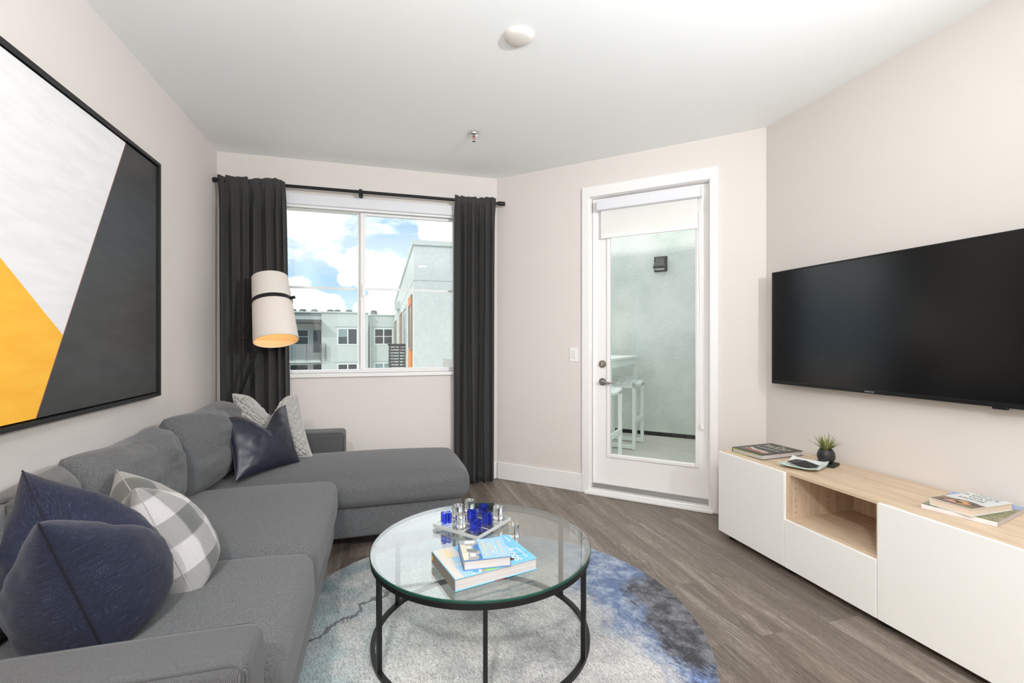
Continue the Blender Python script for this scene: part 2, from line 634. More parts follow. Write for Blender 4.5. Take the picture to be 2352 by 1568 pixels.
    s1 = t.noise(t.mapping(pv, scale=(170, 44, 30)), 1.0, 3.0, 0.6, 1.4)
    s2 = t.noise(t.mapping(pv, scale=(430, 190, 60)), 1.0, 2.0, 0.7)
    pile = t.math('ADD', t.math('MULTIPLY', s1, 0.55), t.math('MULTIPLY', s2, 0.45))
    shade = t.mrange(pile, 0.40, 0.58, 0.46, 1.12)
    c = t.mix(1.0, c, shade, 'MULTIPLY')
    p = t.n('ShaderNodeBsdfPrincipled', ins={'Base Color': c, 'Roughness': 0.95, 'Sheen Weight': 0.2, 'Specular IOR Level': 0.1})
    t.put(p.inputs['Normal'], t.bump(pile, 0.6, 0.006))
    t.n('ShaderNodeOutputMaterial', ins={'Surface': p.outputs[0]})
    return m


def plaid_material():
    m = bpy.data.materials.new('plaid_wool')
    m.use_nodes = True
    t = NT(m.node_tree)
    uv = t.n('ShaderNodeTexCoord').outputs['UV']
    s = t.n('ShaderNodeSeparateXYZ', ins={0: uv})

    def stripe(a, per, ph=0.0):
        x = t.math('FRACT', t.math('ADD', t.math('DIVIDE', a, per), ph))
        return t.mrange(x, 0.48, 0.52, 0.0, 1.0)
    a = stripe(s.outputs[0], 0.115, 0.30)
    b = stripe(s.outputs[1], 0.165, 0.55)
    k = t.math('MULTIPLY', t.math('ADD', a, b), 0.5)
    c = t.ramp(k, [(0.0, rgb(172, 169, 169)), (0.5, rgb(134, 132, 131)), (1.0, rgb(90, 91, 90))])
    pos = t.n('ShaderNodeTexCoord').outputs['Object']
    fz = t.noise(pos, 420, 3, 0.7)
    c = t.mix(1.0, c, t.mrange(fz, 0.3, 0.7, 0.82, 1.08), 'MULTIPLY')
    p = t.n('ShaderNodeBsdfPrincipled', ins={'Base Color': c, 'Roughness': 1.0, 'Sheen Weight': 0.3, 'Specular IOR Level': 0.1})
    t.put(p.inputs['Normal'], t.bump(fz, 0.4, 0.002))
    t.n('ShaderNodeOutputMaterial', ins={'Surface': p.outputs[0]})
    return m


def denim_material():
    m = bpy.data.materials.new('denim')
    m.use_nodes = True
    t = NT(m.node_tree)
    uv = t.n('ShaderNodeTexCoord').outputs['UV']
    slub = t.noise(t.mapping(uv, scale=(55, 760, 1)), 1.0, 4.0, 0.65)
    cross = t.noise(t.mapping(uv, scale=(900, 110, 1)), 1.0, 3.0, 0.6)
    wear = t.noise(uv, 7.0, 4.0, 0.6)
    f = t.math('ADD', t.math('MULTIPLY', slub, 0.6), t.math('MULTIPLY', cross, 0.25))
    f = t.math('ADD', f, t.math('MULTIPLY', wear, 0.15))
    c = t.ramp(f, [(0.38, rgb(16, 19, 31)), (0.5, rgb(29, 33, 51)), (0.58, rgb(44, 49, 69)), (0.70, rgb(102, 108, 124))])
    p = t.n('ShaderNodeBsdfPrincipled', ins={'Base Color': c, 'Roughness': 0.9, 'Sheen Weight': 0.1, 'Specular IOR Level': 0.2})
    t.put(p.inputs['Normal'], t.bump(f, 0.35, 0.002))
    t.n('ShaderNodeOutputMaterial', ins={'Surface': p.outputs[0]})
    return m


def painting_material():
    """white, mustard and charcoal fields meeting in a Y"""
    m = bpy.data.materials.new('painted_canvas')
    m.use_nodes = True
    t = NT(m.node_tree)
    pos = t.n('ShaderNodeNewGeometry').outputs['Position']
    s = t.n('ShaderNodeSeparateXYZ', ins={0: pos})
    y, z = s.outputs['Y'], s.outputs['Z']
    # charcoal side: right of the line (2.072, 0.971) - (2.675, 2.218)
    k = (2.675 - 2.072) / (2.218 - 0.971)
    lx = t.math('SUBTRACT', y, t.math('ADD', t.math('MULTIPLY', z, k), 2.072 - 0.971 * k))
    dark = t.mrange(lx, -0.0015, 0.0015)
    k2 = (1.282 - 1.542) / (2.210 - 1.891)
    lz = t.math('SUBTRACT', t.math('ADD', t.math('MULTIPLY', y, k2), 1.542 - 1.891 * k2), z)
    yel = t.mrange(lz, -0.0015, 0.0015)
    brush = t.noise(t.mapping(pos, rot=(radians(-35), 0, 0), scale=(1, 3.0, 14)), 1.6, 5.0, 0.6)
    white = t.mix(t.mrange(brush, 0.35, 0.65), rgb(238, 237, 238), rgb(230, 229, 230))
    yellow = t.mix(t.mrange(brush, 0.35, 0.7), rgb(250, 190, 62), rgb(246, 176, 48))
    char = t.mix(t.mrange(brush, 0.35, 0.7), rgb(42, 42, 43), rgb(58, 58, 58))
    c = t.mix(yel, white, yellow)
    edge = t.mrange(t.math('ABSOLUTE', lx), 0.0, 0.004, 1.0, 0.0)
    c = t.mix(dark, c, char)
    c = t.mix(t.math('MULTIPLY', edge, 0.7), c, rgb(190, 96, 70))
    p = t.n('ShaderNodeBsdfPrincipled', ins={'Base Color': c, 'Roughness': t.mrange(dark, 0, 1, 0.55, 0.36), 'Specular IOR Level': 0.5})
    t.put(p.inputs['Normal'], t.bump(brush, 0.06, 0.003))
    t.n('ShaderNodeOutputMaterial', ins={'Surface': p.outputs[0]})
    return m


def stucco(name, c1, c2, scale=55, strength=0.7, stains=False):
    m = bpy.data.materials.new(name)
    m.use_nodes = True
    t = NT(m.node_tree)
    pos = t.n('ShaderNodeNewGeometry').outputs['Position']
    a = t.noise(pos, scale, 4.0, 0.6)
    b = t.noise(pos, 1.6, 5.0, 0.6)
    c = t.mix(t.mrange(b, 0.35, 0.7), c1, c2)
    c = t.mix(1.0, c, t.mrange(a, 0.3, 0.7, 0.93, 1.05), 'MULTIPLY')
    p = t.n('ShaderNodeBsdfPrincipled', ins={'Base Color': c, 'Roughness': 0.95, 'Specular IOR Level': 0.1})
    t.put(p.inputs['Normal'], t.bump(a, strength, 0.012))
    t.n('ShaderNodeOutputMaterial', ins={'Surface': p.outputs[0]})
    return m


M_wall = mat('wall_paint', rgb(220, 214, 209), 0.85, spec=0.2, bump=(160, 0.06, 0.002))
M_ceil = mat('ceiling_paint', rgb(247, 249, 249), 0.9, spec=0.1, bump=(120, 0.05, 0.002))
M_trim = mat('trim_white', rgb(238, 236, 235), 0.4, spec=0.4)
M_vinyl = mat('window_vinyl', rgb(240, 240, 240), 0.35)
M_floor = floor_material()
M_sofa = fabric('sofa_tweed', rgb(112, 113, 115), rgb(50, 50, 52), 620, big=0.05, weave=0.0)
M_sofa_arm = fabric('sofa_tweed_arm', rgb(102, 102, 104), rgb(36, 36, 38), 620, big=0.05, weave=.45, pitch=.0034)  # same tweed with visible weave, darkened for the shade on the arms
M_sofa_dark = fabric('sofa_seam', rgb(84, 86, 87), rgb(46, 47, 48), 760, big=0.05)  # darker tweed of the welt seams
M_leg = mat('dark_leg', rgb(28, 26, 25), 0.5)
M_black = mat('black_metal', rgb(20, 20, 20), 0.42, 0.0, 0.4)
M_blackr = mat('black_satin', rgb(26, 26, 27), 0.42)
M_steel = mat('brushed_nickel', rgb(176, 172, 168), 0.28, 1.0)
M_chrome = mat('chrome', rgb(225, 225, 225), 0.12, 1.0)
M_curtain = fabric('curtain_linen', rgb(78, 77, 76), rgb(46, 45, 45), 300, big=0.05, sheen=0.1, weave=.2, pitch=.004)
M_rug = rug_material()
M_winglass = thin_glass('window_glass', (0.985, 0.995, 0.99, 1), 0.7)
M_doorglass = thin_glass('door_glass', (0.97, 0.99, 0.98, 1), 0.35)
M_tableglass = thin_glass('table_glass', (0.92, 0.965, 0.95, 1), 2.0, 0.0)
M_glassedge = mat('glass_edge_green', rgb(20, 66, 56), 0.1, spec=0.8)
M_clear = mat('clear_acrylic', (0.97, 0.985, 0.985, 1), 0.02, trans=1.0, ior=1.46)
M_blue = mat('blue_acrylic', (0.06, 0.11, 0.95, 1), 0.02, trans=0.9, ior=1.46)
M_oak = wood('oak_veneer', rgb(226, 206, 180), rgb(188, 162, 136), 'Y', 1.0, 0.5, 1.0)
M_oakz = wood('oak_veneer_upright', rgb(226, 206, 180), rgb(188, 162, 136), 'Z', 1.0, 0.5, 1.0)
M_cab = mat('cabinet_white', rgb(246, 246, 243), 0.38, spec=0.4)
M_screen = mat('screen_black', rgb(3, 3, 3), 0.19, spec=0.8)
M_bezel = mat('bezel_black', rgb(22, 22, 23), 0.3)
M_shade = bpy.data.materials.new('lamp_linen')
M_denim = denim_material()
M_plaid = plaid_material()
M_leather = mat('navy_leather', rgb(30, 32, 46), 0.36, spec=0.5, bump=(90, 0.15, 0.003), var=(6, 0.15))
M_knit = mat('knit_grey', rgb(164, 162, 158), 0.95, spec=0.15, bump=(900, 0.15, 0.0006), sheen=0.2)
M_paper = None
M_stucco = stucco('stucco_pale', rgb(238, 241, 236), rgb(212, 219, 214), 70, 1.0)
M_bld = stucco('render_white', rgb(200, 207, 204), rgb(194, 202, 199), 8, 0.1)
M_bld2 = stucco('render_grey', rgb(192, 201, 198), rgb(186, 195, 192), 8, 0.1)
M_conc = stucco('concrete', rgb(214, 212, 202), rgb(200, 198, 188), 30, 0.15)
M_darkglass = mat('dark_window', rgb(46, 58, 60), 0.12, spec=0.6)
M_midglass = mat('mid_window', rgb(128, 148, 150), 0.2, spec=0.6)  # mid-toned panes and blind of the buildings
M_rail = mat('rail_grey', rgb(84, 90, 92), 0.5)
M_orange = mat('orange_panel', rgb(206, 120, 40), 0.6)
M_brown = mat('brown_frame', rgb(150, 112, 90), 0.6)
M_white = mat('white_powder', rgb(236, 240, 238), 0.4)
M_ash = mat('condenser_grey', rgb(126, 132, 134), 0.5, 0.4)


def pages_material():
    m = bpy.data.materials.new('page_block')
    m.use_nodes = True
    t = NT(m.node_tree)
    pos = t.n('ShaderNodeNewGeometry').outputs['Position']
    s = t.noise(t.mapping(pos, scale=(3, 3, 900)), 1.0, 2.0)
    c = t.mix(t.mrange(s, 0.3, 0.7), rgb(206, 200, 197), rgb(176, 170, 168))
    p = t.n('ShaderNodeBsdfPrincipled', ins={'Base Color': c, 'Roughness': 0.9})
    t.n('ShaderNodeOutputMaterial', ins={'Surface': p.outputs[0]})
    return m


M_paper = pages_material()


def shade_material(m, col, trans):
    m.use_nodes = True
    t = NT(m.node_tree)
    pos = t.n('ShaderNodeTexCoord').outputs['Object']
    fz = t.noise(t.mapping(pos, scale=(1, 1, 1)), 500, 2, 0.6)
    c = t.mix(t.mrange(fz, 0.3, 0.7), col, tuple(x * 0.94 for x in col[:3]) + (1,))
    d = t.n('ShaderNodeBsdfDiffuse', ins={'Color': c})
    tr = t.n('ShaderNodeBsdfTranslucent', ins={'Color': c})
    mx = t.n('ShaderNodeMixShader', ins={0: trans, 1: d.outputs[0], 2: tr.outputs[0]})
    t.n('ShaderNodeOutputMaterial', ins={'Surface': mx.outputs[0]})


shade_material(M_shade, rgb(236, 230, 224), 0.18)
M_lining = bpy.data.materials.new('lamp_lining')
shade_material(M_lining, rgb(236, 214, 176), 0.1)
M_blind = bpy.data.materials.new('blind_fabric')
shade_material(M_blind, rgb(252, 252, 249), 0.28)

# ------------------------------------------------------------------ the room
CEIL = 2.74
XL, XR, YB, YW = -1.25, 2.57, -3.0, 4.09
P0 = Vector((1.006, 4.09, 0))
P1 = Vector((2.57, 2.60, 0))
Dv = (P1 - P0).normalized()
Nv = Vector((-Dv.y, Dv.x, 0))
MW = Matrix(((Dv.x, Nv.x, 0, P0.x), (Dv.y, Nv.y, 0, P0.y), (0, 0, 1, 0), (0, 0, 0, 1)))  # door wall frame: s, off, z
DL = (P1 - P0).length


def struct(name, bm, m, parent=None, **kw):
    o = obj(name, bm, m, parent, **kw)
    if parent is None:
        o['kind'] = 'structure'
    return o


poly = [(XL - .14, YB - .14), (XR + .14, YB - .14), (XR + .14, 2.70), (1.10, 4.19), (1.05, 4.23), (XL - .14, 4.23)]
struct('floor', prism(B(), poly, -0.12, 0.0), M_floor)
struct('ceiling', prism(B(), poly, CEIL, CEIL + 1.5), M_ceil)  # slab carried up unseen to keep sun off the balcony wall
struct('wall_left', box(B(), XL - .14, XL, YB - .14, YW + .14, 0, CEIL), M_wall)
struct('wall_right', box(B(), XR, XR + .14, YB - .14, 2.70, 0, CEIL), M_wall)

# window wall with its opening
WX0, WX1, WZ0, WZ1 = -1.03, 0.665, 0.985, 2.45
bm = B()
box(bm, XL, WX0, YW, YW + .14, 0, CEIL)
box(bm, WX1, 1.006, YW, YW + .14, 0, CEIL)
box(bm, WX0, WX1, YW, YW + .14, 0, WZ0)
box(bm, WX0, WX1, YW, YW + .14, WZ1, CEIL)
struct('wall_window', bm, M_wall)

# door wall with its opening
DS0, DS1, DZ = 0.868, 1.812, 2.455
bm = B()
box(bm, -.06, DS0, 0, .14, 0, CEIL, M=MW)
box(bm, DS1, DL + .05, 0, .14, 0, CEIL, M=MW)
box(bm, DS0, DS1, 0, .14, DZ, CEIL, M=MW)
struct('wall_door', bm, M_wall)

# unseen wall behind the camera; its wide window is added for the fill
bm = B()
box(bm, XL, -1.05, YB - .14, YB, 0, CEIL)
box(bm, 2.37, XR, YB - .14, YB, 0, CEIL)
box(bm, -1.05, 2.37, YB - .14, YB, 0, 0.35)
box(bm, -1.05, 2.37, YB - .14, YB, 2.55, CEIL)
struct('wall_back', bm, M_wall)
w2 = thing('added_window', None, None, (0.66, YB - .07, 0.35), kind='structure')
bm = B()
for xx in (-1.05, 0.06, 1.20, 2.31):
    box(bm, xx, xx + .06, YB - .11, YB - .04, .35, 2.55)
box(bm, -1.05, 2.37, YB - .11, YB - .04, .35, .42)
box(bm, -1.05, 2.37, YB - .11, YB - .04, 2.48, 2.55)
obj('window_frame', bm, M_vinyl, w2)
obj('window_pane', box(B(), -1.03, 2.35, YB - .085, YB - .075, .40, 2.50), M_blind, w2)

# baseboards
struct('baseboard_left', box(B(), XL, XL + .014, YB, YW, 0, .15, .003, 1), M_trim)
struct('baseboard_window', box(B(), XL + .014, 0.995, YW - .014, YW, 0, .15, .003, 1), M_trim)
struct('baseboard_door', box(B(), 0.012, .820, -.014, 0, 0, .15, .003, 1, M=MW), M_trim)
struct('baseboard_corner', box(B(), 1.858, DL - .012, -.014, 0, 0, .15, .003, 1, M=MW), M_trim)
struct('baseboard_right', box(B(), XR - .014, XR, YB, 2.585, 0, .15, .003, 1), M_trim)

# ---- window_1: two light slider with muntin bars
win = thing('window_1', None, None, ((WX0 + WX1) / 2, YW + .07, WZ0), kind='structure')
YF0, YF1 = YW + .035, YW + .115
bm = B()
box(bm, WX0, WX0 + .055, YF0, YF1, WZ0, WZ1, .004, 1)
box(bm, WX1 - .055, WX1, YF0, YF1, WZ0, WZ1, .004, 1)
box(bm, WX0 + .055, WX1 - .055, YF0, YF1, WZ1 - .105, WZ1)
box(bm, WX0 + .055, WX1 - .055, YF0, YF1, WZ0, WZ0 + .026)
obj('window_frame', bm, M_vinyl, win)
XM = -0.179
bm = B()
box(bm, XM - .032, XM + .012, YF0 + .034, YF0 + .06, WZ0 + .026, WZ1 - .105)
obj('fixed_stile', bm, M_vinyl, win)
bm = B()
x0, x1 = XM - .004, WX1 - .05
box(bm, x0, x0 + .038, YF0 - .004, YF0 + .03, WZ0 + .0265, WZ1 - .1055)
box(bm, x1 - .012, x1 - .0055, YF0 - .004, YF0 + .03, WZ0 + .0265, WZ1 - .1055)
box(bm, x0 + .038, x1 - .012, YF0 - .004, YF0 + .03, WZ1 - .122, WZ1 - .1055)
box(bm, x0 + .038, x1 - .012, YF0 - .004, YF0 + .03, WZ0 + .0265, WZ0 + .036)
sash = obj('sliding_sash', bm, M_vinyl, win)
obj('sash_latch', box(B(), x0 + .010, x0 + .026, YF0 - .018, YF0 - .004, 1.63, 1.74, .003, 1), M_vinyl, sash)
obj('window_pane', box(B(), WX0 + .05, XM - .03, YF0 + .036, YF0 + .040, WZ0 + .02, WZ1 - .10), M_winglass, win)
obj('window_pane', box(B(), x0 + .035, x1 - .010, YF0 + .012, YF0 + .016, WZ0 + .03, WZ1 - .115), M_winglass, win)
obj('muntin', box(B(), WX0 + .05, XM - .03, YF0 + .041, YF0 + .049, 1.692, 1.712), M_vinyl, win)
obj('muntin', box(B(), x0 + .035, x1 - .01, YF0 + .017, YF0 + .025, 1.692, 1.712), M_vinyl, win)
obj('window_sill', box(B(), WX0 - .01, WX1 + .01, YW - .022, YW + .05, WZ0 - .032, WZ0, .004, 2), M_trim, win)

rb = thing('roller_blind', 'white rolled-up blind cassette across the top of the window', 'blind', (-.18, YW, 2.36))
obj('cassette', box(B(), -1.0, .640, YW - .045, YW + .034, 2.362, 2.452, .008, 2), mat('blind_cassette', rgb(226, 227, 232), .35), rb)
obj('hem_bar', box(B(), -.99, .63, YW - .02, YW - .008, 2.345, 2.366, .003, 1), M_vinyl, rb)

# ---- trim round the door, the door itself
bm = B()
c0, c1, ct = .820, 1.856, 2.523
box(bm, c0, .882, -.018, 0, 0, ct, .003, 1, M=MW)
box(bm, 1.798, c1, -.018, 0, 0, ct, .003, 1, M=MW)
box(bm, .882, 1.798, -.018, 0, 2.437, ct, .003, 1, M=MW)
struct('trim_1', bm, M_trim)
bm = B()
box(bm, DS0, DS0 + .022, 0, .14, 0, DZ, .002, 1, M=MW)
box(bm, DS1 - .022, DS1, 0, .14, 0, DZ, .002, 1, M=MW)
box(bm, DS0, DS1, 0, .14, DZ - .022, DZ, .002, 1, M=MW)
struct('trim_2', bm, M_trim)
bm = B()
box(bm, DS0 - .02, DS1 + .01, -.045, .16, 0, .022, .004, 1, M=MW)
box(bm, DS0 + .022, DS1 - .022, .005, .12, .022, .034, .003, 1, M=MW)
struct('trim_3', bm, M_trim)

LS0, LS1, LZ0, LZ1, LO0, LO1 = .894, 1.788, .045, 2.430, .052, .096
door = thing('door_1', None, None, mat=MW @ Matrix.Translation((1.34, LO0, 0)), kind='structure')
GS0, GS1, GZ0, GZ1 = 1.035, 1.700, .322, 2.20
bm = B()
box(bm, LS0, GS0, LO0, LO1, LZ0, LZ1, M=MW)
box(bm, GS1, LS1, LO0, LO1, LZ0, LZ1, M=MW)
box(bm, GS0, GS1, LO0, LO1, LZ0, GZ0, M=MW)
box(bm, GS0, GS1, LO0, LO1, GZ1, LZ1, M=MW)
obj('door_leaf', bm, M_trim, door)
bm = B()
for a in ((GS0 - .022, GS0 + .006, GZ0 - .022, GZ1 + .022), (GS1 - .006, GS1 + .022, GZ0 - .022, GZ1 + .022),
          (GS0 + .006, GS1 - .006, GZ0 - .022, GZ0 + .006), (GS0 + .006, GS1 - .006, GZ1 - .006, GZ1 + .022)):
    box(bm, a[0], a[1], LO0 - .012, LO0 + .02, a[2], a[3], .005, 2, M=MW)
obj('glazing_bead', bm, M_trim, door)
obj('door_pane', box(B(), GS0, GS1, .070, .078, GZ0, GZ1, M=MW), M_doorglass, door)
obj('door_sweep', box(B(), LS0, LS1, LO0 - .004, LO0 + .006, .045, .075, M=MW), mat('sweep_aluminium', rgb(170, 170, 170), .35, 0.7), door)


def on_door(s, off, z):
    return MW @ Vector((s, off, z))


db = obj('deadbolt', cyl(cyl(B(), on_door(.977, LO0, 1.064), on_door(.977, LO0 - .010, 1.064), .030, .030, 32),
                         on_door(.977, LO0 - .010, 1.064), on_door(.977, LO0 - .022, 1.064), .024, .019, 32), M_steel, door, True)
obj('thumb_turn', box(B(), .972, .982, LO0 - .040, LO0 - .020, 1.050, 1.078, .003, 2, M=MW), M_steel, db)
hd = obj('door_handle', cyl(cyl(B(), on_door(.977, LO0, .918), on_door(.977, LO0 - .010, .918), .031, .028, 32),
                            on_door(.977, LO0 - .008, .918), on_door(.977, LO0 - .052, .918), .011, .011, 20), M_steel, door, True)
bm = B()
tube(bm, [on_door(.970, LO0 - .050, .918), on_door(.990, LO0 - .056, .919), on_door(1.03, LO0 - .058, .917), on_door(1.085, LO0 - .054, .914)], .009, 12, rs=[.010, .010, .008, .0065])
obj('lever', bm, M_steel, hd, True, angle=60)

# blind on the door: cassette, drop, bottom bar, bead chain
bl = thing('door_blind', 'white roller blind pulled a little way down the glazed door', 'blind', mat=MW @ Matrix.Translation((1.34, LO0, 2.1)))
cas = obj('cassette', box(B(), .945, 1.735, LO0 - .075, LO0, 2.318, 2.398, .007, 2, M=MW), mat('blind_cassette_door', rgb(226, 227, 232), .35), bl)
obj('end_cap', box(B(), 1.735, 1.742, LO0 - .075, LO0, 2.318, 2.398, .002, 1, M=MW), M_vinyl, cas)
obj('drop_fabric', box(B(), .972, 1.712, LO0 - .030, LO0 - .0285, 2.125, 2.322, M=MW), M_blind, bl)
obj('bottom_bar', box(B(), .972, 1.712, LO0 - .036, LO0 - .022, 2.092, 2.127, .005, 2, M=MW), M_trim, bl)
bm = B()
ch = [on_door(1.728, LO0 - .05, 2.33)]
for i in range(1, 13):
    f = i / 12
    ch.append(on_door(1.724 + .004 * sin(f * 3), LO0 - .045, 2.33 - f * 1.66))
for i in range(7):
    a = pi + pi * i / 6
    ch.append(on_door(1.744 + .020 * cos(a), LO0 - .044, .665 + .030 * sin(a)))
for i in range(1, 13):
    f = i / 12
    ch.append(on_door(1.764 - .028 * f ** .5, LO0 - .042, .665 + f * 1.66))
cc = obj('bead_chain', tube(bm, ch, .0022, 6), mat('chain_white', rgb(226, 226, 224), .4), bl, True)
obj('chain_tensioner', box(B(), 1.734, 1.756, LO0 - .05, LO0 - .036, .600, .642, .003, 1, M=MW), M_trim, cc)

# light switch
sw = thing('light_switch', 'white rocker light switch on the wall left of the door', 'light switch', mat=MW @ Matrix.Translation((.745, 0, 1.14)))
obj('wall_plate', box(B(), .709, .781, -.007, 0, 1.082, 1.198, .003, 2, M=MW), M_trim, sw)
obj('rocker', box(B(), .728, .762, -.011, -.006, 1.107, 1.173, .002, 1, M=MW), mat('rocker_white', rgb(226, 224, 222), .35), sw)

# ceiling fittings
dl = thing('ceiling_disc_cover', 'round white domed cover fixed to the ceiling', 'ceiling cover', (.638, 2.145, CEIL - .022))
bm = B()
lathe(bm, [(0, 0), (.045, .001), (.060, .006), (.070, .015), (.072, .022), (0, .022)], (.638, 2.145, CEIL - .022), 48)
obj('cover_dome', bm, mat('cover_cream', rgb(226, 222, 216), .5), dl, True, angle=50)
sp = thing('fire_sprinkler', 'small chrome fire sprinkler head hanging under the ceiling', 'sprinkler', (.627, 3.24, CEIL - .06))
bm = B()
lathe(bm, [(0, -.002), (.020, -.004), (.036, -.012), (.038, -.006), (.036, 0), (0, 0)], (.627, 3.24, CEIL), 32)
obj('escutcheon', bm, M_chrome, sp, True)
bm = B()
cyl(bm, (.627, 3.24, CEIL - .004), (.627, 3.24, CEIL - .022), .010, .008, 16)
for s in (-1, 1):
    tube(bm, [(.627 + s * .009, 3.24, CEIL - .018), (.627 + s * .013, 3.24, CEIL - .032), (.627 + s * .004, 3.24, CEIL - .050)], .0025, 6)
obj('sprinkler_frame', bm, M_chrome, sp, True)
obj('glass_bulb', cyl(B(), (.627, 3.24, CEIL - .022), (.627, 3.24, CEIL - .046), .0028, None, 10), mat('bulb_red', rgb(190, 40, 30), .2), sp, True)
bm = B()
lathe(bm, [(0, -.058), (.012, -.058), (.013, -.054), (.004, -.050), (0, -.050)], (.627, 3.24, CEIL), 20)
obj('deflector', bm, M_chrome, sp, True)
# rings for the unseen downlights behind the camera
for lx, ly in ((-0.55, -0.9), (0.75, -0.9), (2.05, -1.45)):
    bm = B()
    lathe(bm, [(.085, 0), (.105, -.004), (.105, 0), (.085, .0)], (lx, ly, CEIL), 32)
    tag(obj('unseen_downlight_trim', bm, M_trim, None, True), 'unseen white downlight ring in the ceiling behind the viewer', 'light', 'downlights at the kitchen end')

# ------------------------------------------------------------------ curtains
ROD_Y, ROD_Z = 3.985, 2.483
rod = thing('curtain_rod', 'black metal curtain rod above the window', 'curtain rod', (-.09, ROD_Y, ROD_Z))
obj('rod_tube', cyl(B(), (-1.20, ROD_Y, ROD_Z), (1.0, ROD_Y, ROD_Z), .0125, None, 20), M_black, rod, True)
for xa, xb in ((-1.243, -1.195), (.990, 1.052)):
    bm = B()
    cyl(bm, (xa, ROD_Y, ROD_Z), (xb, ROD_Y, ROD_Z), .0185, None, 24)
    obj('finial', bm, M_black, rod, True)
for xb in (-1.17, -0.177, .93):
    bm = B()
    box(bm, xb - .014, xb + .014, ROD_Y - .018, ROD_Y + .018, ROD_Z - .019, ROD_Z + .019, .004, 1)
    box(bm, xb - .010, xb + .010, ROD_Y + .01, YW, ROD_Z - .012, ROD_Z - .002)
    box(bm, xb - .014, xb + .014, YW - .006, YW, ROD_Z - .055, ROD_Z + .02)
    if xb == -0.177:
        box(bm, xb - .014, xb + .014, ROD_Y - .004, ROD_Y + .004, ROD_Z - .045, ROD_Z - .01)
    obj('bracket', bm, M_black, rod)


def curtain(name, label, xt0, xt1, xb0, xb1, folds, seed, zb=.012):
    rnd = random.Random(seed)
    nv = 56
    # folds of unequal width; each one is a rounded pleat
    ws = [rnd.uniform(.55, 1.6) for _ in range(folds)]
    tot = sum(ws)
    cuts = [0.0]
    for w_ in ws:
        cuts.append(cuts[-1] + w_ / tot)
    am = [rnd.uniform(.75, 1.2) for _ in range(folds)]
    sh_ = [rnd.uniform(-.5, .5) for _ in range(folds)]
    per = 18
    bm = B()
    grid = []
    ztop = ROD_Z + .030
    for j in range(nv + 1):
        v = (j / nv) ** 1.35
        z = ztop + (zb - ztop) * v
        row = []
        for f in range(folds):
            for i in range(per + (1 if f == folds - 1 else 0)):
                t_ = i / per
                u = cuts[f] + (cuts[f + 1] - cuts[f]) * t_
                th = 2 * pi * t_
                dep = min(1.0, .30 + max(0, v - .012) * 7.0)
                a_ = am[f] * min(1.25, (ws[f] / tot * folds) ** .5)
                drift = sh_[f] * min(1, v * 1.5)
                wv = cos(th + drift * sin(th)) + .22 * cos(3 * th + seed + f)
                front = .024 * max(0.0, 1 - v / .06)          # the rod runs in a pocket behind the face
                y = ROD_Y - front + (.034 if v > .02 else .012) * a_ * wv * dep * (1 + .12 * v) + .006 * sin(4 * v + f * 1.7 + seed)
                x = (xt0 + (xb0 - xt0) * min(1, v * 1.4)) * (1 - u) + (xt1 + (xb1 - xt1) * v) * u
                wid = (xb1 - xb0) / folds
                # pleats curl over to one side, more so lower down
                x += wid * .20 * sin(th) * dep * (.5 + .5 * am[f]) * (1 if f % 2 else .6)
                x += .012 * sin(5 * v + f * 2.3 + seed) * v * sin(pi * u)
                zz_ = z
                if j <= 1:
                    zz_ += (.007 * cos(th * .5 + f) + .004 * (f % 3)) * (1 - j)
                if j == nv:
                    zz_ += .006 * sin(f * 2.1 + th)
                row.append(bm.verts.new((x, y, zz_)))
        grid.append(row)
    nu = len(grid[0]) - 1
    for j in range(nv):
        for i in range(nu):
            bm.faces.new((grid[j][i], grid[j + 1][i], grid[j + 1][i + 1], grid[j][i + 1]))
    o = obj(name, bm, M_curtain, None, True, angle=180)
    sm = o.modifiers.new('thickness', 'SOLIDIFY')
    sm.thickness = .003
    sm.offset = 0
    return tag(o, label, 'curtain', 'charcoal window curtains')


curtain('curtain', 'charcoal linen curtain hanging behind the floor lamp, left of the window', -1.212, -.742, -1.205, -.700, 7, 3)
curtain('curtain', 'charcoal linen curtain hanging right of the window beside the chaise', .600, .968, .600, .955, 6, 11)

# ------------------------------------------------------------------ painting
pt = thing('wall_painting', 'large abstract painting in white, mustard and charcoal in a thin black frame', 'painting', (XL, 2.1, .947))
py0, py1, pz0, pz1 = 1.20, 3.019, .947, 2.246
xf0, xf1 = XL + .002, -1.20
bm = B()
fw = .018
box(bm, xf0, xf1, py0, py0 + fw, pz0, pz1)
box(bm, xf0, xf1, py1 - fw, py1, pz0, pz1)
box(bm, xf0, xf1, py0 + fw, py1 - fw, pz0, pz0 + fw)
box(bm, xf0, xf1, py0 + fw, py1 - fw, pz1 - fw, pz1)
obj('frame', bm, M_blackr, pt)
obj('canvas', box(B(), xf0 + .004, -1.212, py0 + fw + .006, py1 - fw - .006, pz0 + fw + .006, pz1 - fw - .006), painting_material(), pt)
obj('backing_board', box(B(), xf0, xf0 + .006, py0 + fw, py1 - fw, pz0 + fw, pz1 - fw), M_blackr, pt)

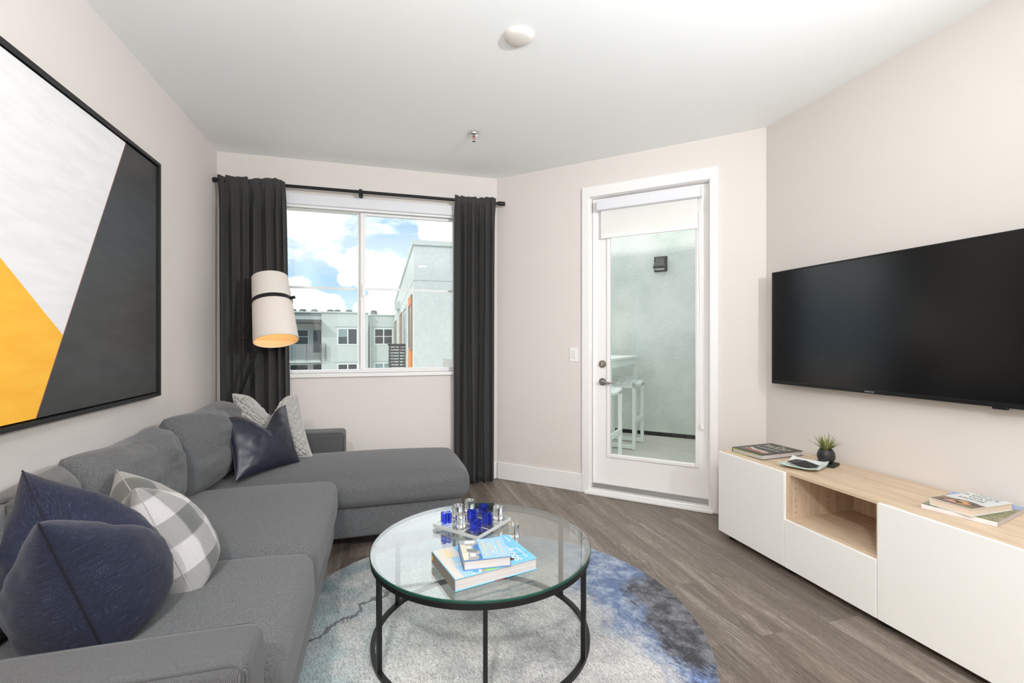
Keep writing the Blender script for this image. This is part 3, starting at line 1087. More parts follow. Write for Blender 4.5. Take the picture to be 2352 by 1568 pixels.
# ------------------------------------------------------------------ television
tv = thing('television', 'large black flat television mounted on the right wall', 'television', (XR, 1.84, .971))
ty0, ty1, tz0, tz1, tx = 1.205, 2.484, .972, 1.709, 2.500
bm = B()
box(bm, tx + .004, tx + .030, ty0, ty1, tz0, tz1, .004, 2)
box(bm, tx + .028, tx + .050, ty0 + .25, ty1 - .25, tz0 + .06, tz1 - .22, .01, 2)
obj('housing', bm, M_bezel, tv)
bm = B()
bz = .009
box(bm, tx, tx + .006, ty0, ty0 + bz, tz0, tz1, .001, 1)
box(bm, tx, tx + .006, ty1 - bz, ty1, tz0, tz1, .001, 1)
box(bm, tx, tx + .006, ty0 + bz, ty1 - bz, tz1 - bz, tz1, .001, 1)
box(bm, tx, tx + .006, ty0 + bz, ty1 - bz, tz0, tz0 + .020, .001, 1)
bz_o = obj('bezel', bm, M_bezel, tv)
obj('screen', box(B(), tx + .002, tx + .006, ty0 + bz, ty1 - bz, tz0 + .020, tz1 - bz), M_screen, tv)
obj('wall_mount', box(B(), tx + .048, XR, 1.70, 1.98, 1.20, 1.50), M_blackr, tv)
obj('infrared_receiver', box(B(), tx + .004, tx + .022, 1.285, 1.335, tz0 - .009, tz0 + .002, .002, 1), M_bezel, tv)
RTV = Matrix(((0, 0, -1, 0), (-1, 0, 0, 0), (0, 1, 0, 0), (0, 0, 0, 1)))  # text x -> -y, y -> z, facing -x
M_silver = mat('silver_print', rgb(200, 200, 204), .3, .3)
text_obj('brand_mark', 'SAMSUNG', .0105, M_silver, tv, WM[tv.name].inverted() @ Matrix.Translation((tx - .0004, 1.845, tz0 + .0095)) @ RTV, sx=1.05)

# ------------------------------------------------------------------ media console
KX, KZ0, KZ1 = 2.08, .040, .548
ky = [2.488, 1.985, 1.503, 1.022]
con = thing('media_console', 'long low white media console with an oak top and open niche', 'cabinet', (2.32, 1.75, 0))
bm = B()
box(bm, KX + .020, XR - .012, ky[3], ky[0], KZ1 - .016, KZ1, .001, 1)
obj('top_board', bm, M_oak, con)
for a, b_ in ((ky[0] - .016, ky[0]), (ky[1] - .016, ky[1] + .016), (ky[2] - .016, ky[2] + .016), (ky[3], ky[3] + .016)):
    obj('upright_panel', box(B(), KX + .020, XR - .012, a, b_, KZ0, KZ1 - .016), M_oakz, con)
obj('bottom_board', box(B(), KX + .020, XR - .014, ky[3] + .016, ky[0] - .016, KZ0, KZ0 + .016), M_oak, con)
obj('niche_shelf', box(B(), KX + .022, XR - .020, ky[2] + .016, ky[1] - .016, .285, .301), M_oak, con)
obj('back_panel', box(B(), XR - .022, XR - .014, ky[3] + .016, ky[0] - .016, KZ0 + .016, KZ1 - .016), M_oakz, con)
g = .0015
obj('cabinet_door', box(B(), KX, KX + .018, ky[1] + g, ky[0], KZ0 - .002, KZ1 - .003, .0015, 1), M_cab, con)
obj('drawer_front', box(B(), KX, KX + .018, ky[2] + g, ky[1] - g, KZ0 - .002, .293, .0015, 1), M_cab, con)
obj('cabinet_door', box(B(), KX, KX + .018, ky[3], ky[2] - g, KZ0 - .002, KZ1 - .003, .0015, 1), M_cab, con)
for a in (ky[0] - .06, ky[1], ky[2], ky[3] + .06):
    for xx in (KX + .06, XR - .07):
        obj('foot', cyl(B(), (xx, a, 0), (xx, a, KZ0 + .001), .022, .026, 16), M_blackr, con, True)
# shelf pin holes in the niche
M_pin = mat('pin_hole_dark', rgb(70, 52, 40), .9)
for xx in (KX + .060, KX + .29):
    for k in (0, 1, 2, 4, 5, 6):
        zc = .33 + k * .032
        obj('pin_hole', cyl(B(), (xx, ky[1] - .0158, zc), (xx, ky[1] - .0166, zc), .0026, None, 10), M_pin, con)


# ------------------------------------------------------------------ books
def book(name, label, loc, rz, w_, h_, t_, cover, cat='book', group=None, spine='left', hard=True, board=.0025, edge=None):
    """local frame: x across the cover (reading direction), y up the cover; spine on the left or at the bottom"""
    b = thing(name, label, cat, loc, rz, group)
    ov = .004 if hard else .0
    bm = B()
    box(bm, 0, w_, 0, h_, t_ - board, t_, .0006, 1)
    box(bm, 0, w_, 0, h_, 0, board, .0006, 1)
    if spine == 'left':
        box(bm, 0, board, 0, h_, board * .5, t_ - board * .5, .0006, 1)
    else:
        box(bm, 0, w_, 0, board, board * .5, t_ - board * .5, .0006, 1)
    obj('cover', bm, cover, b, world=False)
    if spine == 'left':
        pg = box(B(), board, w_ - ov, ov, h_ - ov, board, t_ - board)
    else:
        pg = box(B(), ov, w_ - ov, board, h_ - ov, board, t_ - board)
    obj('page_block', pg, edge or M_paper, b, world=False)
    return b


def decal(b, name, polys, m, z, th=.0003, label=None):
    bm = B()
    for p in polys:
        prism(bm, p, z, z + th)
    o = obj(name, bm, m, b, world=False)
    if label:
        o['label'] = label
    return o


def ell(cx, cy, rx, ry, n=20, a0=0.0, a1=2 * pi, rot=0.0):
    out = []
    for i in range(n):
        a = a0 + (a1 - a0) * i / (n if abs(a1 - a0 - 2 * pi) < 1e-6 else n - 1)
        x, y = rx * cos(a), ry * sin(a)
        out.append((cx + x * cos(rot) - y * sin(rot), cy + x * sin(rot) + y * cos(rot)))
    return out


def rect(x0, x1, y0, y1):
    return [(x0, y0), (x1, y0), (x1, y1), (x0, y1)]


def flat(name, r_, g_, b_, rough=.4):
    return mat(name, rgb(r_, g_, b_), rough)


RUGZ = .012
TZ = .400      # table top
C_sky = flat('cover_sky', 112, 178, 210, .3)
C_navy = flat('cover_blue', 74, 120, 176, .3)
C_white = flat('print_white', 240, 240, 238)
C_gold = flat('print_gold', 222, 210, 160, .35)

# big picture book: world x runs up the cover, world -y is the reading direction
RB = -pi / 2
bA = book('picture_book', 'large sky-blue hardcover picture book under the smaller book on the glass table', (.181, 1.784, TZ + .001), radians(-77),
          .240, .328, .042, C_sky, spine='bottom')
zt = .0421
decal(bA, 'cover_picture', [rect(.002, .238, .004, .085)], flat('terrace_cream', 198, 192, 184), zt)
M_pool = flat('pool_pale_blue', 148, 184, 210)
decal(bA, 'cover_picture', [rect(.150, .238, .034, .085)], M_pool, zt + .0003)
decal(bA, 'cover_picture', [[(.080, .050), (.140, .040), (.140, .085), (.090, .085)]], M_pool, zt + .0004)
decal(bA, 'cover_picture', [ell(.050, .046, .034, .012)], flat('parasol_cream', 206, 188, 150), zt + .0004)
decal(bA, 'cover_picture', [rect(.188, .238, .082, .120)], flat('terrace_grey', 150, 142, 136), zt + .0001)
decal(bA, 'cover_picture', [rect(.200, .238, .120, .176)], flat('lawn_green', 150, 190, 74), zt + .0001)
decal(bA, 'cover_picture', [rect(.200, .236, .176, .222)], flat('deck_brown', 160, 140, 132), zt + .0001)
decal(bA, 'cover_picture', [[(.196, .084), (.236, .070), (.236, .100), (.214, .112)]], C_white, zt + .0004)
decal(bA, 'cover_picture', [ell(.222, .086, .012, .012)], flat('pool_blue', 74, 150, 196), zt + .0008)
decal(bA, 'cover_picture', [ell(.200, .238, .010, .016)], flat('chair_dark', 60, 44, 44), zt + .0004)
decal(bA, 'cover_picture', [rect(.176, .184, .236, .327)], flat('horizon_blue', 90, 160, 192), zt)
MT = Matrix.Translation
text_obj('cover_title', 'Rooftops', .062, C_white, bA, MT((.129, .264, zt + .0012)), width=.190)
text_obj('cover_subtitle', 'islands in the sky', .013, C_white, bA, MT((.172, .300, zt + .0012)), width=.085)
text_obj('author_line', 'PHILIP JODIDIO', .008, C_white, bA, MT((.045, .306, zt + .0012)), width=.05)
bm = B()
for a, c_ in ((.0, .05), (.058, .10)):
    box(bm, a + .02, a + .02 + (c_ - a), -.0002, .0, .004, .010)
spn = obj('spine_print', bm, C_white, bA, world=False)
# spine and lower board are grey brown on this edge
decal(bA, 'spine_wrap', [rect(0, .240, -.0006, .0002)], flat('spine_taupe', 128, 120, 114), .0004, .0412)
decal(bA, 'spine_badge', [rect(.004, .016, -.0012, -.0006)], flat('badge_yellow', 216, 196, 60), .012, .018)
bm = B()
box(bm, .2400, .2406, .150, .196, .0002, .0024)
obj('board_edge_stripe', bm, flat('stripe_red', 176, 70, 48), bA, world=False)

# smaller book on top of it
sang = radians(-2) - pi / 2
bS = book('travel_book', 'small blue travel book with gold lettering on top of the large picture book', (.280, 1.763, TZ + .0435), radians(-92.5),
          .166, .172, .036, C_navy, spine='left')
zt = .0361
decal(bS, 'cover_picture', [rect(.001, .165, .070, .171)], flat('cover_pale_blue', 150, 184, 222), zt)
decal(bS, 'cover_picture', [[(.001, .001), (.165, .001), (.165, .050), (.150, .060), (.128, .056), (.118, .070), (.096, .066), (.080, .046), (.052, .050), (.040, .068), (.001, .070)]],
      flat('cliff_grey', 150, 152, 150), zt + .0002)
decal(bS, 'cover_picture', [[(.100, .002), (.160, .002), (.160, .018), (.104, .026)]], flat('cliff_cream', 206, 200, 182), zt + .0006)
decal(bS, 'cover_picture', [[(.036, .002), (.098, .002), (.100, .020), (.060, .026), (.040, .020)]], flat('cliff_sand', 198, 192, 172), zt + .0005)
decal(bS, 'cover_picture', [[(.008, .024), (.030, .020), (.034, .056), (.014, .064)]], flat('cliff_white', 226, 226, 222), zt + .0006)
decal(bS, 'cover_picture', [[(.052, .024), (.074, .026), (.076, .042), (.054, .040)]], flat('cliff_pale', 214, 212, 204), zt + .0009)
decal(bS, 'cover_picture', [[(.112, .030), (.140, .028), (.142, .046), (.120, .050)]], flat('cliff_light', 220, 220, 214), zt + .0009)
decal(bS, 'cover_picture', [[(.078, .020), (.096, .026), (.108, .056), (.092, .062), (.084, .040)]], flat('cliff_shade', 112, 116, 114), zt + .0010)
text_obj('cover_title', 'AMERICA', .0250, C_gold, bS, MT((.086, .086, zt + .0013)), width=.122)
text_obj('cover_title', 'NORTH', .0250, C_gold, bS, MT((.086, .110, zt + .0013)), width=.092)
text_obj('cover_subtitle', 'TO GO IN', .0065, C_white, bS, MT((.086, .128, zt + .0013)))
text_obj('cover_title', 'AMAZING PLACES', .0150, C_gold, bS, MT((.086, .146, zt + .0013)), width=.124)
decal(bS, 'cover_rule', [rect(.022, .062, .1275, .1285)], C_white, zt + .0010)
decal(bS, 'cover_rule', [rect(.110, .150, .1275, .1285)], C_white, zt + .0010)

# cookbook on the console
KT = KZ1
bC = book('cookbook', 'large charcoal cookbook with green page borders at the far end of the console', (2.141, 2.438, KT + .0005), radians(4) - pi / 2,
          .228, .330, .030, flat('cover_charcoal', 62, 61, 58, .45), spine='left')
zt = .0301
C_lime = flat('print_lime', 166, 196, 70)
bm = B()
box(bm, .002, .226, -.0008, .0, .0248, .0272)
box(bm, .002, .120, -.0008, .0, .0004, .0026)
box(bm, -.0006, .002, -.0008, .0, .0004, .0272)
obj('board_edge', bm, C_lime, bC, world=False)
text_obj('cover_title', 'THE', .016, C_white, bC, MT((.114, .296, zt)))
text_obj('cover_title', 'Beer & Food', .042, C_gold, bC, MT((.114, .264, zt)), sx=.8)
text_obj('cover_title', 'COOKBOOK', .027, C_white, bC, MT((.114, .226, zt)))
text_obj('cover_subtitle', 'Fresh & Flavorful', .024, C_white, bC, MT((.114, .172, zt)))
decal(bC, 'cover_picture', [rect(.030, .205, .040, .110)], flat('table_grey', 108, 106, 104), zt - .0001)
decal(bC, 'cover_picture', [rect(.060, .200, .052, .074)], flat('board_red', 190, 88, 70), zt + .0001)
M_plate, M_bread = flat('plate_white', 206, 206, 202), flat('bread_tan', 216, 176, 112)
for e_ in ((.066, .100, .020, .009), (.100, .088, .026, .013), (.150, .086, .034, .010), (.188, .078, .016, .007), (.050, .118, .016, .006)):
    decal(bC, 'pictured_plate', [ell(*e_)], M_plate, zt + .0004)
for e_ in ((.170, .060, .014, .007), (.046, .078, .010, .006)):
    decal(bC, 'pictured_bread', [ell(*e_)], M_bread, zt + .0007)

# thin landscape book and dog novel at the near end
ang = math.atan2(1.18 - 1.399, 2.242 - 2.191)
bM = book('landscape_book', 'wide paperback with a meadow cover, under the dog novel on the console', (2.186, 1.398, KT + .0005), ang,
          .228, .325, .018, flat('cover_meadow', 122, 124, 92, .3), spine='bottom', hard=False, board=.0008)
zt = .0181


def meadow():
    m = bpy.data.materials.new('meadow_print')
    m.use_nodes = True
    t = NT(m.node_tree)
    pos = t.n('ShaderNodeTexCoord').outputs['Object']
    a = t.noise(pos, 60, 4, .65)
    b = t.noise(pos, 14, 3, .6)
    f = t.math('ADD', t.math('MULTIPLY', a, .6), t.math('MULTIPLY', b, .4))
    c = t.ramp(f, [(.36, rgb(74, 80, 56)), (.47, rgb(116, 120, 84)), (.56, rgb(150, 146, 120)), (.68, rgb(196, 192, 184))])
    s = t.n('ShaderNodeSeparateXYZ', ins={0: pos})
    sk = t.mrange(s.outputs['Y'], .245, .255)
    c = t.mix(sk, c, t.mix(t.mrange(b, .4, .6), rgb(126, 146, 196), rgb(176, 192, 216)))
    p = t.n('ShaderNodeBsdfPrincipled', ins={'Base Color': c, 'Roughness': .3})
    t.n('ShaderNodeOutputMaterial', ins={'Surface': p.outputs[0]})
    return m


decal(bM, 'cover_picture', [rect(.0005, .2275, .0005, .3245)], meadow(), zt - .0001)
decal(bM, 'spine_wrap', [rect(0, .228, -.0006, .0001)], flat('spine_white', 226, 222, 224), .0002, .0176)

bD = book('dog_novel', 'small white hardcover novel with a dog photo, on top of the meadow paperback', (2.206, 1.380, KT + .0190), radians(0.5) - pi / 2,
          .143, .248, .030, flat('cover_white', 214, 218, 218, .35), spine='left', edge=mat('cream_pages', rgb(218, 202, 186), .9, var=(200, .05)))
zt = .0301


def blur_brown(name, c1, c2, sc=18):
    m = bpy.data.materials.new(name)
    m.use_nodes = True
    t = NT(m.node_tree)
    pos = t.n('ShaderNodeTexCoord').outputs['Object']
    c = t.mix(t.mrange(t.noise(pos, sc, 3, .5), .35, .65), c1, c2)
    p = t.n('ShaderNodeBsdfPrincipled', ins={'Base Color': c, 'Roughness': .35})
    t.n('ShaderNodeOutputMaterial', ins={'Surface': p.outputs[0]})
    return m


decal(bD, 'cover_picture', [rect(.001, .142, .001, .085)], blur_brown('photo_brown', rgb(70, 62, 52), rgb(128, 106, 74)), zt)
decal(bD, 'cover_picture', [ell(.082, .062, .052, .036)], blur_brown('dog_fur_dark', rgb(48, 42, 40), rgb(84, 66, 54), 30), zt + .0002)
decal(bD, 'cover_picture', [ell(.074, .054, .036, .030)], blur_brown('dog_fur_tan', rgb(196, 132, 76), rgb(222, 170, 116), 30), zt + .0004)
M_dogb = flat('dog_black', 48, 42, 40)
for nm_, e_ in (('pictured_muzzle', (.068, .046, .022, .014)), ('pictured_eye', (.052, .075, .012, .007)), ('pictured_eye', (.104, .066, .010, .006)), ('pictured_mouth', (.036, .040, .018, .009))):
    decal(bD, nm_, [ell(*e_)], M_dogb, zt + .0006)
decal(bD, 'cover_picture', [ell(.050, .034, .020, .009, rot=.3)], flat('dog_tongue', 226, 168, 176), zt + .0008)
C_ink = flat('print_black', 40, 40, 40)
text_obj('author_line', 'W. BRUCE CAMERON', .009, C_ink, bD, MT((.072, .234, zt + .0001)))
text_obj('cover_title', "A DOG'S", .026, C_ink, bD, MT((.062, .204, zt + .0001)), sx=1.15)
text_obj('cover_title', 'WAY', .026, C_ink, bD, MT((.072, .170, zt + .0001)), sx=1.15)
text_obj('cover_title', 'HOME', .026, C_ink, bD, MT((.066, .136, zt + .0001)), sx=1.15)

# ------------------------------------------------------------------ tray, cards, plant on the console
tray_c = Vector((2.266, 2.034, KT + .0005))
trx = Vector((.196, .086, 0)).normalized()
tr_ang = math.atan2(trx.y, trx.x)
tr = thing('serving_tray', 'pale glass rectangular tray with upturned rims holding dark cards', 'tray', tray_c, tr_ang)


def tray_mesh(th0, th1):
    bm = B()
    nx, ny = 28, 20
    L, W = .112, .092
    top, bot = [], []
    for j in range(ny + 1):
        for i in range(nx + 1):
            u, v = i / nx * 2 - 1, j / ny * 2 - 1
            z = .003 + .019 * max(0, abs(u) - .45) ** 1.5 / .55 ** 1.5 * .9 + .010 * max(0, abs(v) - .5) ** 1.5 / .5 ** 1.5
            top.append(bm.verts.new((u * L, v * W, z + th1)))
            bot.append(bm.verts.new((u * L, v * W, z - .003)))
    W1 = nx + 1
    for j in range(ny):
        for i in range(nx):
            a = j * W1 + i
            bm.faces.new((top[a], top[a + 1], top[a + W1 + 1], top[a + W1]))
            bm.faces.new((bot[a + W1], bot[a + W1 + 1], bot[a + 1], bot[a]))
    rim = [i for i in range(W1)] + [j * W1 + nx for j in range(1, ny + 1)] + [ny * W1 + i for i in range(nx - 1, -1, -1)] + [j * W1 for j in range(ny - 1, 0, -1)]
    for k in range(len(rim)):
        a, b = rim[k], rim[(k + 1) % len(rim)]
        f = bm.faces.new((bot[a], bot[b], top[b], top[a]))
        f.material_index = 1
    return bm


obj('tray_dish', tray_mesh(0, .002), [mat('tray_glass', rgb(226, 232, 228), .12, spec=.6), mat('tray_edge', rgb(176, 214, 208), .15)], tr, True, world=False)
M_line = flat('line_grey', 110, 120, 120)
for s_ in (-1, 1):
    obj('rim_line', box(B(), s_ * .078 - .0012, s_ * .078 + .0012, -.078, .078, .0088, .0096), M_line, tr, world=False)
M_card = mat('slate_card', rgb(66, 65, 64), .55)
card0 = None
for k in range(9):
    Mx = Matrix.Translation(tray_c) @ Matrix.Rotation(tr_ang, 4, 'Z') @ Matrix.Translation((.014 - .002 * k, -.034 + .0085 * k, .0062 + .0024 * k)) @ Matrix.Rotation(radians(-4 * k * .4 + 2), 4, 'Z') @ Matrix.Rotation(radians(-3.0), 4, 'X')
    if card0 is None:
        card0 = obj('dark_card', box(B(), -.048, .048, -.028, .028, 0, .0017), M_card, None, world=False)
        c_ = card0
    else:
        c_ = card0.copy()
        COL.objects.link(c_)
    c_.matrix_world = Mx
    tag(c_, 'thin dark grey card in the fanned stack on the glass tray', 'card', 'dark cards fanned on the glass tray')

pc = Vector((2.425, 2.030, KT))
cs = thing('square_coaster', 'square black stone coaster under the small potted plant', 'coaster', pc)
obj('coaster_slab', box(B(), -.052, .052, -.052, .052, .0005, .014, .002, 2, M=Matrix.Rotation(radians(24), 4, 'Z')), mat('slate_black', rgb(34, 34, 34), .55), cs, world=False)
pl = thing('potted_succulent', 'small spiky green plant in a round black pot on the console', 'plant', pc + Vector((0, 0, .0142)))
bm = B()
lathe(bm, [(0, 0), (.022, 0), (.034, .008), (.043, .025), (.045, .040), (.041, .060), (.034, .073), (.032, .076), (.030, .074), (.030, .066), (0, .064)], n=40)
obj('pot', bm, mat('pot_black', rgb(40, 40, 42), .42, bump=(400, .1, .001)), pl, True, world=False, angle=50)
bm = B()
lathe(bm, [(0, .070), (.020, .069), (.0298, .066)], n=20)
obj('soil', bm, mat('soil_moss', rgb(120, 112, 84), .95, bump=(300, .6, .003)), pl, world=False)


def leaf_mat():
    m = bpy.data.materials.new('leaf_green')
    m.use_nodes = True
    t = NT(m.node_tree)
    uv = t.n('ShaderNodeTexCoord').outputs['UV']
    s = t.n('ShaderNodeSeparateXYZ', ins={0: uv})
    mid = t.mrange(t.math('ABSOLUTE', t.math('SUBTRACT', s.outputs[0], .5)), .15, .45)
    c = t.mix(mid, rgb(172, 178, 108), rgb(60, 70, 52))
    tip = t.mrange(s.outputs[1], .7, 1.0)
    c = t.mix(t.math('MULTIPLY', tip, .7), c, rgb(96, 70, 58))
    p = t.n('ShaderNodeBsdfPrincipled', ins={'Base Color': c, 'Roughness': .5})
    t.n('ShaderNodeOutputMaterial', ins={'Surface': p.outputs[0]})
    return m


bm = B()
uvl = bm.loops.layers.uv.new('UVMap')
rl = random.Random(5)
for k in range(40):
    az = k * 2.39996 + rl.uniform(-.2, .2)
    tier = k / 40
    el0 = radians(86 - 46 * tier + rl.uniform(-5, 5))
    L = rl.uniform(.086, .112) * (1.0 - .10 * tier)
    wd = rl.uniform(.0042, .0062)
    n = 7
    p = Vector((.006 * cos(az), .006 * sin(az), .066))
    el = el0
    rows = []
    for i in range(n + 1):
        f = i / n
        ww = wd * (1 - f ** 1.8) * (.55 + .45 * min(1, f * 4)) + .0002
        d = Vector((cos(az) * cos(el), sin(az) * cos(el), sin(el)))
        side = Vector((-sin(az), cos(az), 0))
        nrm = side.cross(d)
        rows.append((bm.verts.new(p - side * ww + nrm * .35 * ww), bm.verts.new(p - nrm * .25 * ww), bm.verts.new(p + side * ww + nrm * .35 * ww)))
        p = p + d * (L / n)
        el -= radians(2.5 + 2.0 * tier)
    for i in range(n):
        for q in (0, 1):
            vs = (rows[i][q], rows[i][q + 1], rows[i + 1][q + 1], rows[i + 1][q])
            f_ = bm.faces.new(vs)
            for lp, (uu, vv) in zip(f_.loops, ((q * .5, i / n), (q * .5 + .5, i / n), (q * .5 + .5, (i + 1) / n), (q * .5, (i + 1) / n))):
                lp[uvl].uv = (uu, vv)
obj('foliage', bm, leaf_mat(), pl, True, world=False, angle=180)

# ------------------------------------------------------------------ rug and coffee table
RC = Vector((.430, 1.980, 0))
bm = B()
rr = random.Random(2)
lathe(bm, [(0, 0), (.940, 0), (.944, .004), (.942, .010), (.934, RUGZ), (.6, RUGZ), (0, RUGZ)], RC, 160)
for v in bm.verts:
    d = Vector((v.co.x - RC.x, v.co.y - RC.y, 0))
    if d.length > .9:
        v.co += d.normalized() * rr.uniform(-.0025, .0025)
tag(obj('round_rug', bm, M_rug, None, True), 'round grey rug with blue and charcoal washes under the glass coffee table', 'rug')

TC = Vector((.407, 1.925, 0))
TR = .459
ct_ = thing('coffee_table', 'round coffee table with a glass top on a black metal frame', 'table', (TC.x, TC.y, RUGZ))
bm = B()
n = 128
for zt, zb in ((TZ, TZ - .009),):
    ringt = [bm.verts.new((TC.x + (TR - .003) * cos(2 * pi * i / n), TC.y + (TR - .003) * sin(2 * pi * i / n), zt)) for i in range(n)]
    ringm = [bm.verts.new((TC.x + TR * cos(2 * pi * i / n), TC.y + TR * sin(2 * pi * i / n), zt - .002)) for i in range(n)]
    ringb = [bm.verts.new((TC.x + TR * cos(2 * pi * i / n), TC.y + TR * sin(2 * pi * i / n), zb)) for i in range(n)]
    bm.faces.new(ringt)
    bm.faces.new(ringb[::-1])
    for i in range(n):
        j = (i + 1) % n
        for a, b in ((ringm, ringt), (ringb, ringm)):
            f = bm.faces.new((a[i], a[j], b[j], b[i]))
            f.material_index = 1
obj('glass_top', bm, [M_tableglass, M_glassedge], ct_, True, angle=30)


def ring(bm, c, r0, r1, z0, z1, n=128):
    prof = [(r0, z0), (r1, z0), (r1, z1), (r0, z1), (r0, z0)]
    return lathe(bm, prof, (c.x, c.y, 0), n)


bm = B()
ring(bm, TC, TR - .022, TR - .003, TZ - .033, TZ - .014)
obj('top_ring', bm, M_black, ct_, True, angle=30)
bm = B()
ring(bm, TC, TR - .022, TR - .003, RUGZ, RUGZ + .016)
obj('base_ring', bm, M_black, ct_, True, angle=30)
lead = math.atan2(0 - TC.y, 0 - TC.x) + radians(1.5)
for k in range(6):
    a = lead + k * pi / 3
    Ml = Matrix.Translation((TC.x, TC.y, 0)) @ Matrix.Rotation(a, 4, 'Z')
    obj('leg', box(B(), TR - .0215, TR - .0035, -.0075, .0075, RUGZ + .014, TZ - .032, M=Ml), M_black, ct_)
for k in range(6):
    a = lead + pi / 6 + k * pi / 3
    c = (TC.x + (TR - .0125) * cos(a), TC.y + (TR - .0125) * sin(a))
    obj('glass_pad', cyl(B(), (*c, TZ - .0145), (*c, TZ - .0088), .007, None, 12), M_blackr, ct_, True)

# ------------------------------------------------------------------ tic tac toe set
ga = math.atan2(.17, .196)
gc = Vector((.400, 2.100, TZ))
gM = Matrix.Translation(gc) @ Matrix.Rotation(ga, 4, 'Z')
gb = thing('tic_tac_toe_board', 'clear acrylic square game board at the back of the glass table', 'game board', gc + Vector((0, 0, .0005)), ga)
GH = .128
bm = B()
box(bm, -GH, GH, -GH, GH, .004, .021, .0015, 2)
obj('board_slab', bm, thin_glass('board_acrylic', (0.97, 0.985, 0.985, 1), 1.6, 0.05), gb, world=False)
M_bedge = mat('pale_edge', rgb(236, 240, 240), .35, trans=.35)  # whitish translucent strips along the board's edges
for q_ in range(4):
    Mq = Matrix.Rotation(q_ * pi / 2, 4, 'Z')
    obj('board_edge', box(B(), GH - .0012, GH + .0006, -GH, GH, .005, .0205, .0008, 1, M=Mq), M_bedge, gb, world=False)
bm = B()
for q in (-.0425, .0425):
    box(bm, q - .0016, q + .0016, -GH + .006, GH - .006, .0208, .0214)
    box(bm, -GH + .006, GH - .006, q - .0016, q + .0016, .0208, .0214)
obj('grid_line', bm, mat('groove_glint', rgb(244, 246, 246), .6), gb, world=False)  # white lines stand in for light caught in the grooves
for sx in (-1, 1):
    for sy in (-1, 1):
        obj('bumper_foot', cyl(B(), (sx * .115, sy * .115, 0), (sx * .115, sy * .115, .0042), .006, None, 12), M_clear, gb, True, world=False)
bm = B()
pts = []
aw, al, hh = .0068, .0245, .046
cross = [(-aw, -al), (aw, -al), (aw, -aw), (al, -aw), (al, aw), (aw, aw), (aw, al), (-aw, al), (-aw, aw), (-al, aw), (-al, -aw), (-aw, -aw)]
x_bm = prism(B(), cross, 0, hh)
x0 = obj('x_game_piece', x_bm, M_blue, None, world=False)
o_bm = lathe(B(), [(0, 0), (.0225, 0), (.0240, .0015), (.0240, .0525), (.0225, .054), (0, .054)], n=40)
o0 = obj('o_game_piece', o_bm, M_clear, None, True, world=False)
cell = .085
xs = [((-1, 1), 52, 'blue acrylic X piece on the left corner of the clear board'),
      ((0, 0), 47, 'blue acrylic X piece in the centre of the clear board'),
      ((1, 0), 78, 'blue acrylic X piece furthest back, behind the other blue pieces'),
      ((0, -1), 50, 'blue acrylic X piece right of the centre, beside the right-hand clear cylinder'),
      ((-1, -1), 70, 'blue acrylic X piece on the front corner of the clear board, nearest the books')]
for i, ((a, b), rot, lab) in enumerate(xs):
    o = x0 if i == 0 else x0.copy()
    if i:
        COL.objects.link(o)
    o.matrix_world = gM @ Matrix.Translation((a * cell, b * cell, .0222)) @ Matrix.Rotation(radians(rot - 41), 4, 'Z')
    tag(o, lab, 'game piece', 'blue X pieces of the tic tac toe set')
os_ = [((0, 1), 'clear acrylic cylinder piece beside the left corner blue piece, behind the front cylinder'),
       ((1, 1), 'clear acrylic cylinder piece standing furthest back on the board'),
       ((-1, 0), 'clear acrylic cylinder piece at the front left edge of the board'),
       ((1, -1), 'clear acrylic cylinder piece on the right corner of the board')]
for i, ((a, b), lab) in enumerate(os_):
    o = o0 if i == 0 else o0.copy()
    if i:
        COL.objects.link(o)
    o.matrix_world = gM @ Matrix.Translation((a * cell, b * cell, .0222))
    tag(o, lab, 'game piece', 'clear O pieces of the tic tac toe set')
o = o0.copy()
COL.objects.link(o)
o.matrix_world = Matrix.Translation((.548, 1.925, TZ + .0003))
tag(o, 'clear acrylic cylinder piece standing off the board on the glass, behind the books', 'game piece', 'clear O pieces of the tic tac toe set')

# ------------------------------------------------------------------ sofa
so = thing('sectional_sofa', 'dark grey tweed sectional sofa with a chaise along the left wall', 'sofa', (-.4, 2.3, 0))
SXB, SXF = -1.228, -.272
SY0, SY1 = 1.045, 3.700
bm = B()
box(bm, SXB, SXF, SY0 + .15, 2.86, .095, .285, .02, 3)
obj('seat_base', bm, M_sofa, so, True)
bm = B()
box(bm, SXB, .478, 2.845, 3.49, .095, .285, .02, 3)
obj('chaise_base', bm, M_sofa, so, True)
obj('back_frame', cushion(SXB, -1.10, SY0 + .05, SY1 - .03, .095, .735, .035, 0, 20, .001, 3, 0), M_sofa, so, True)


def arm(y0, y1, seed):
    a = obj('armrest', cushion(SXB, SXF + .004, y0, y1, .095, .598, .028, .006, 24, .0015, seed, .003), M_sofa_arm, so, True)
    # welt seams round the front end
    for yy in (y0 + .0075, y1 - .0075):
        pts = [(SXB + .03, yy, .5915), (SXF - .030, yy, .5915)]
        pts += [(SXF - .030 + .0265 * sin(t_), yy, .565 + .0265 * cos(t_)) for t_ in [i * pi / 12 for i in range(1, 7)]]
        pts += [(SXF - .0035, yy, .30), (SXF - .0035, yy, .12)]
        obj('welt_seam', tube(B(), pts, .0028, 6), M_sofa_dark, a, True)
    return a


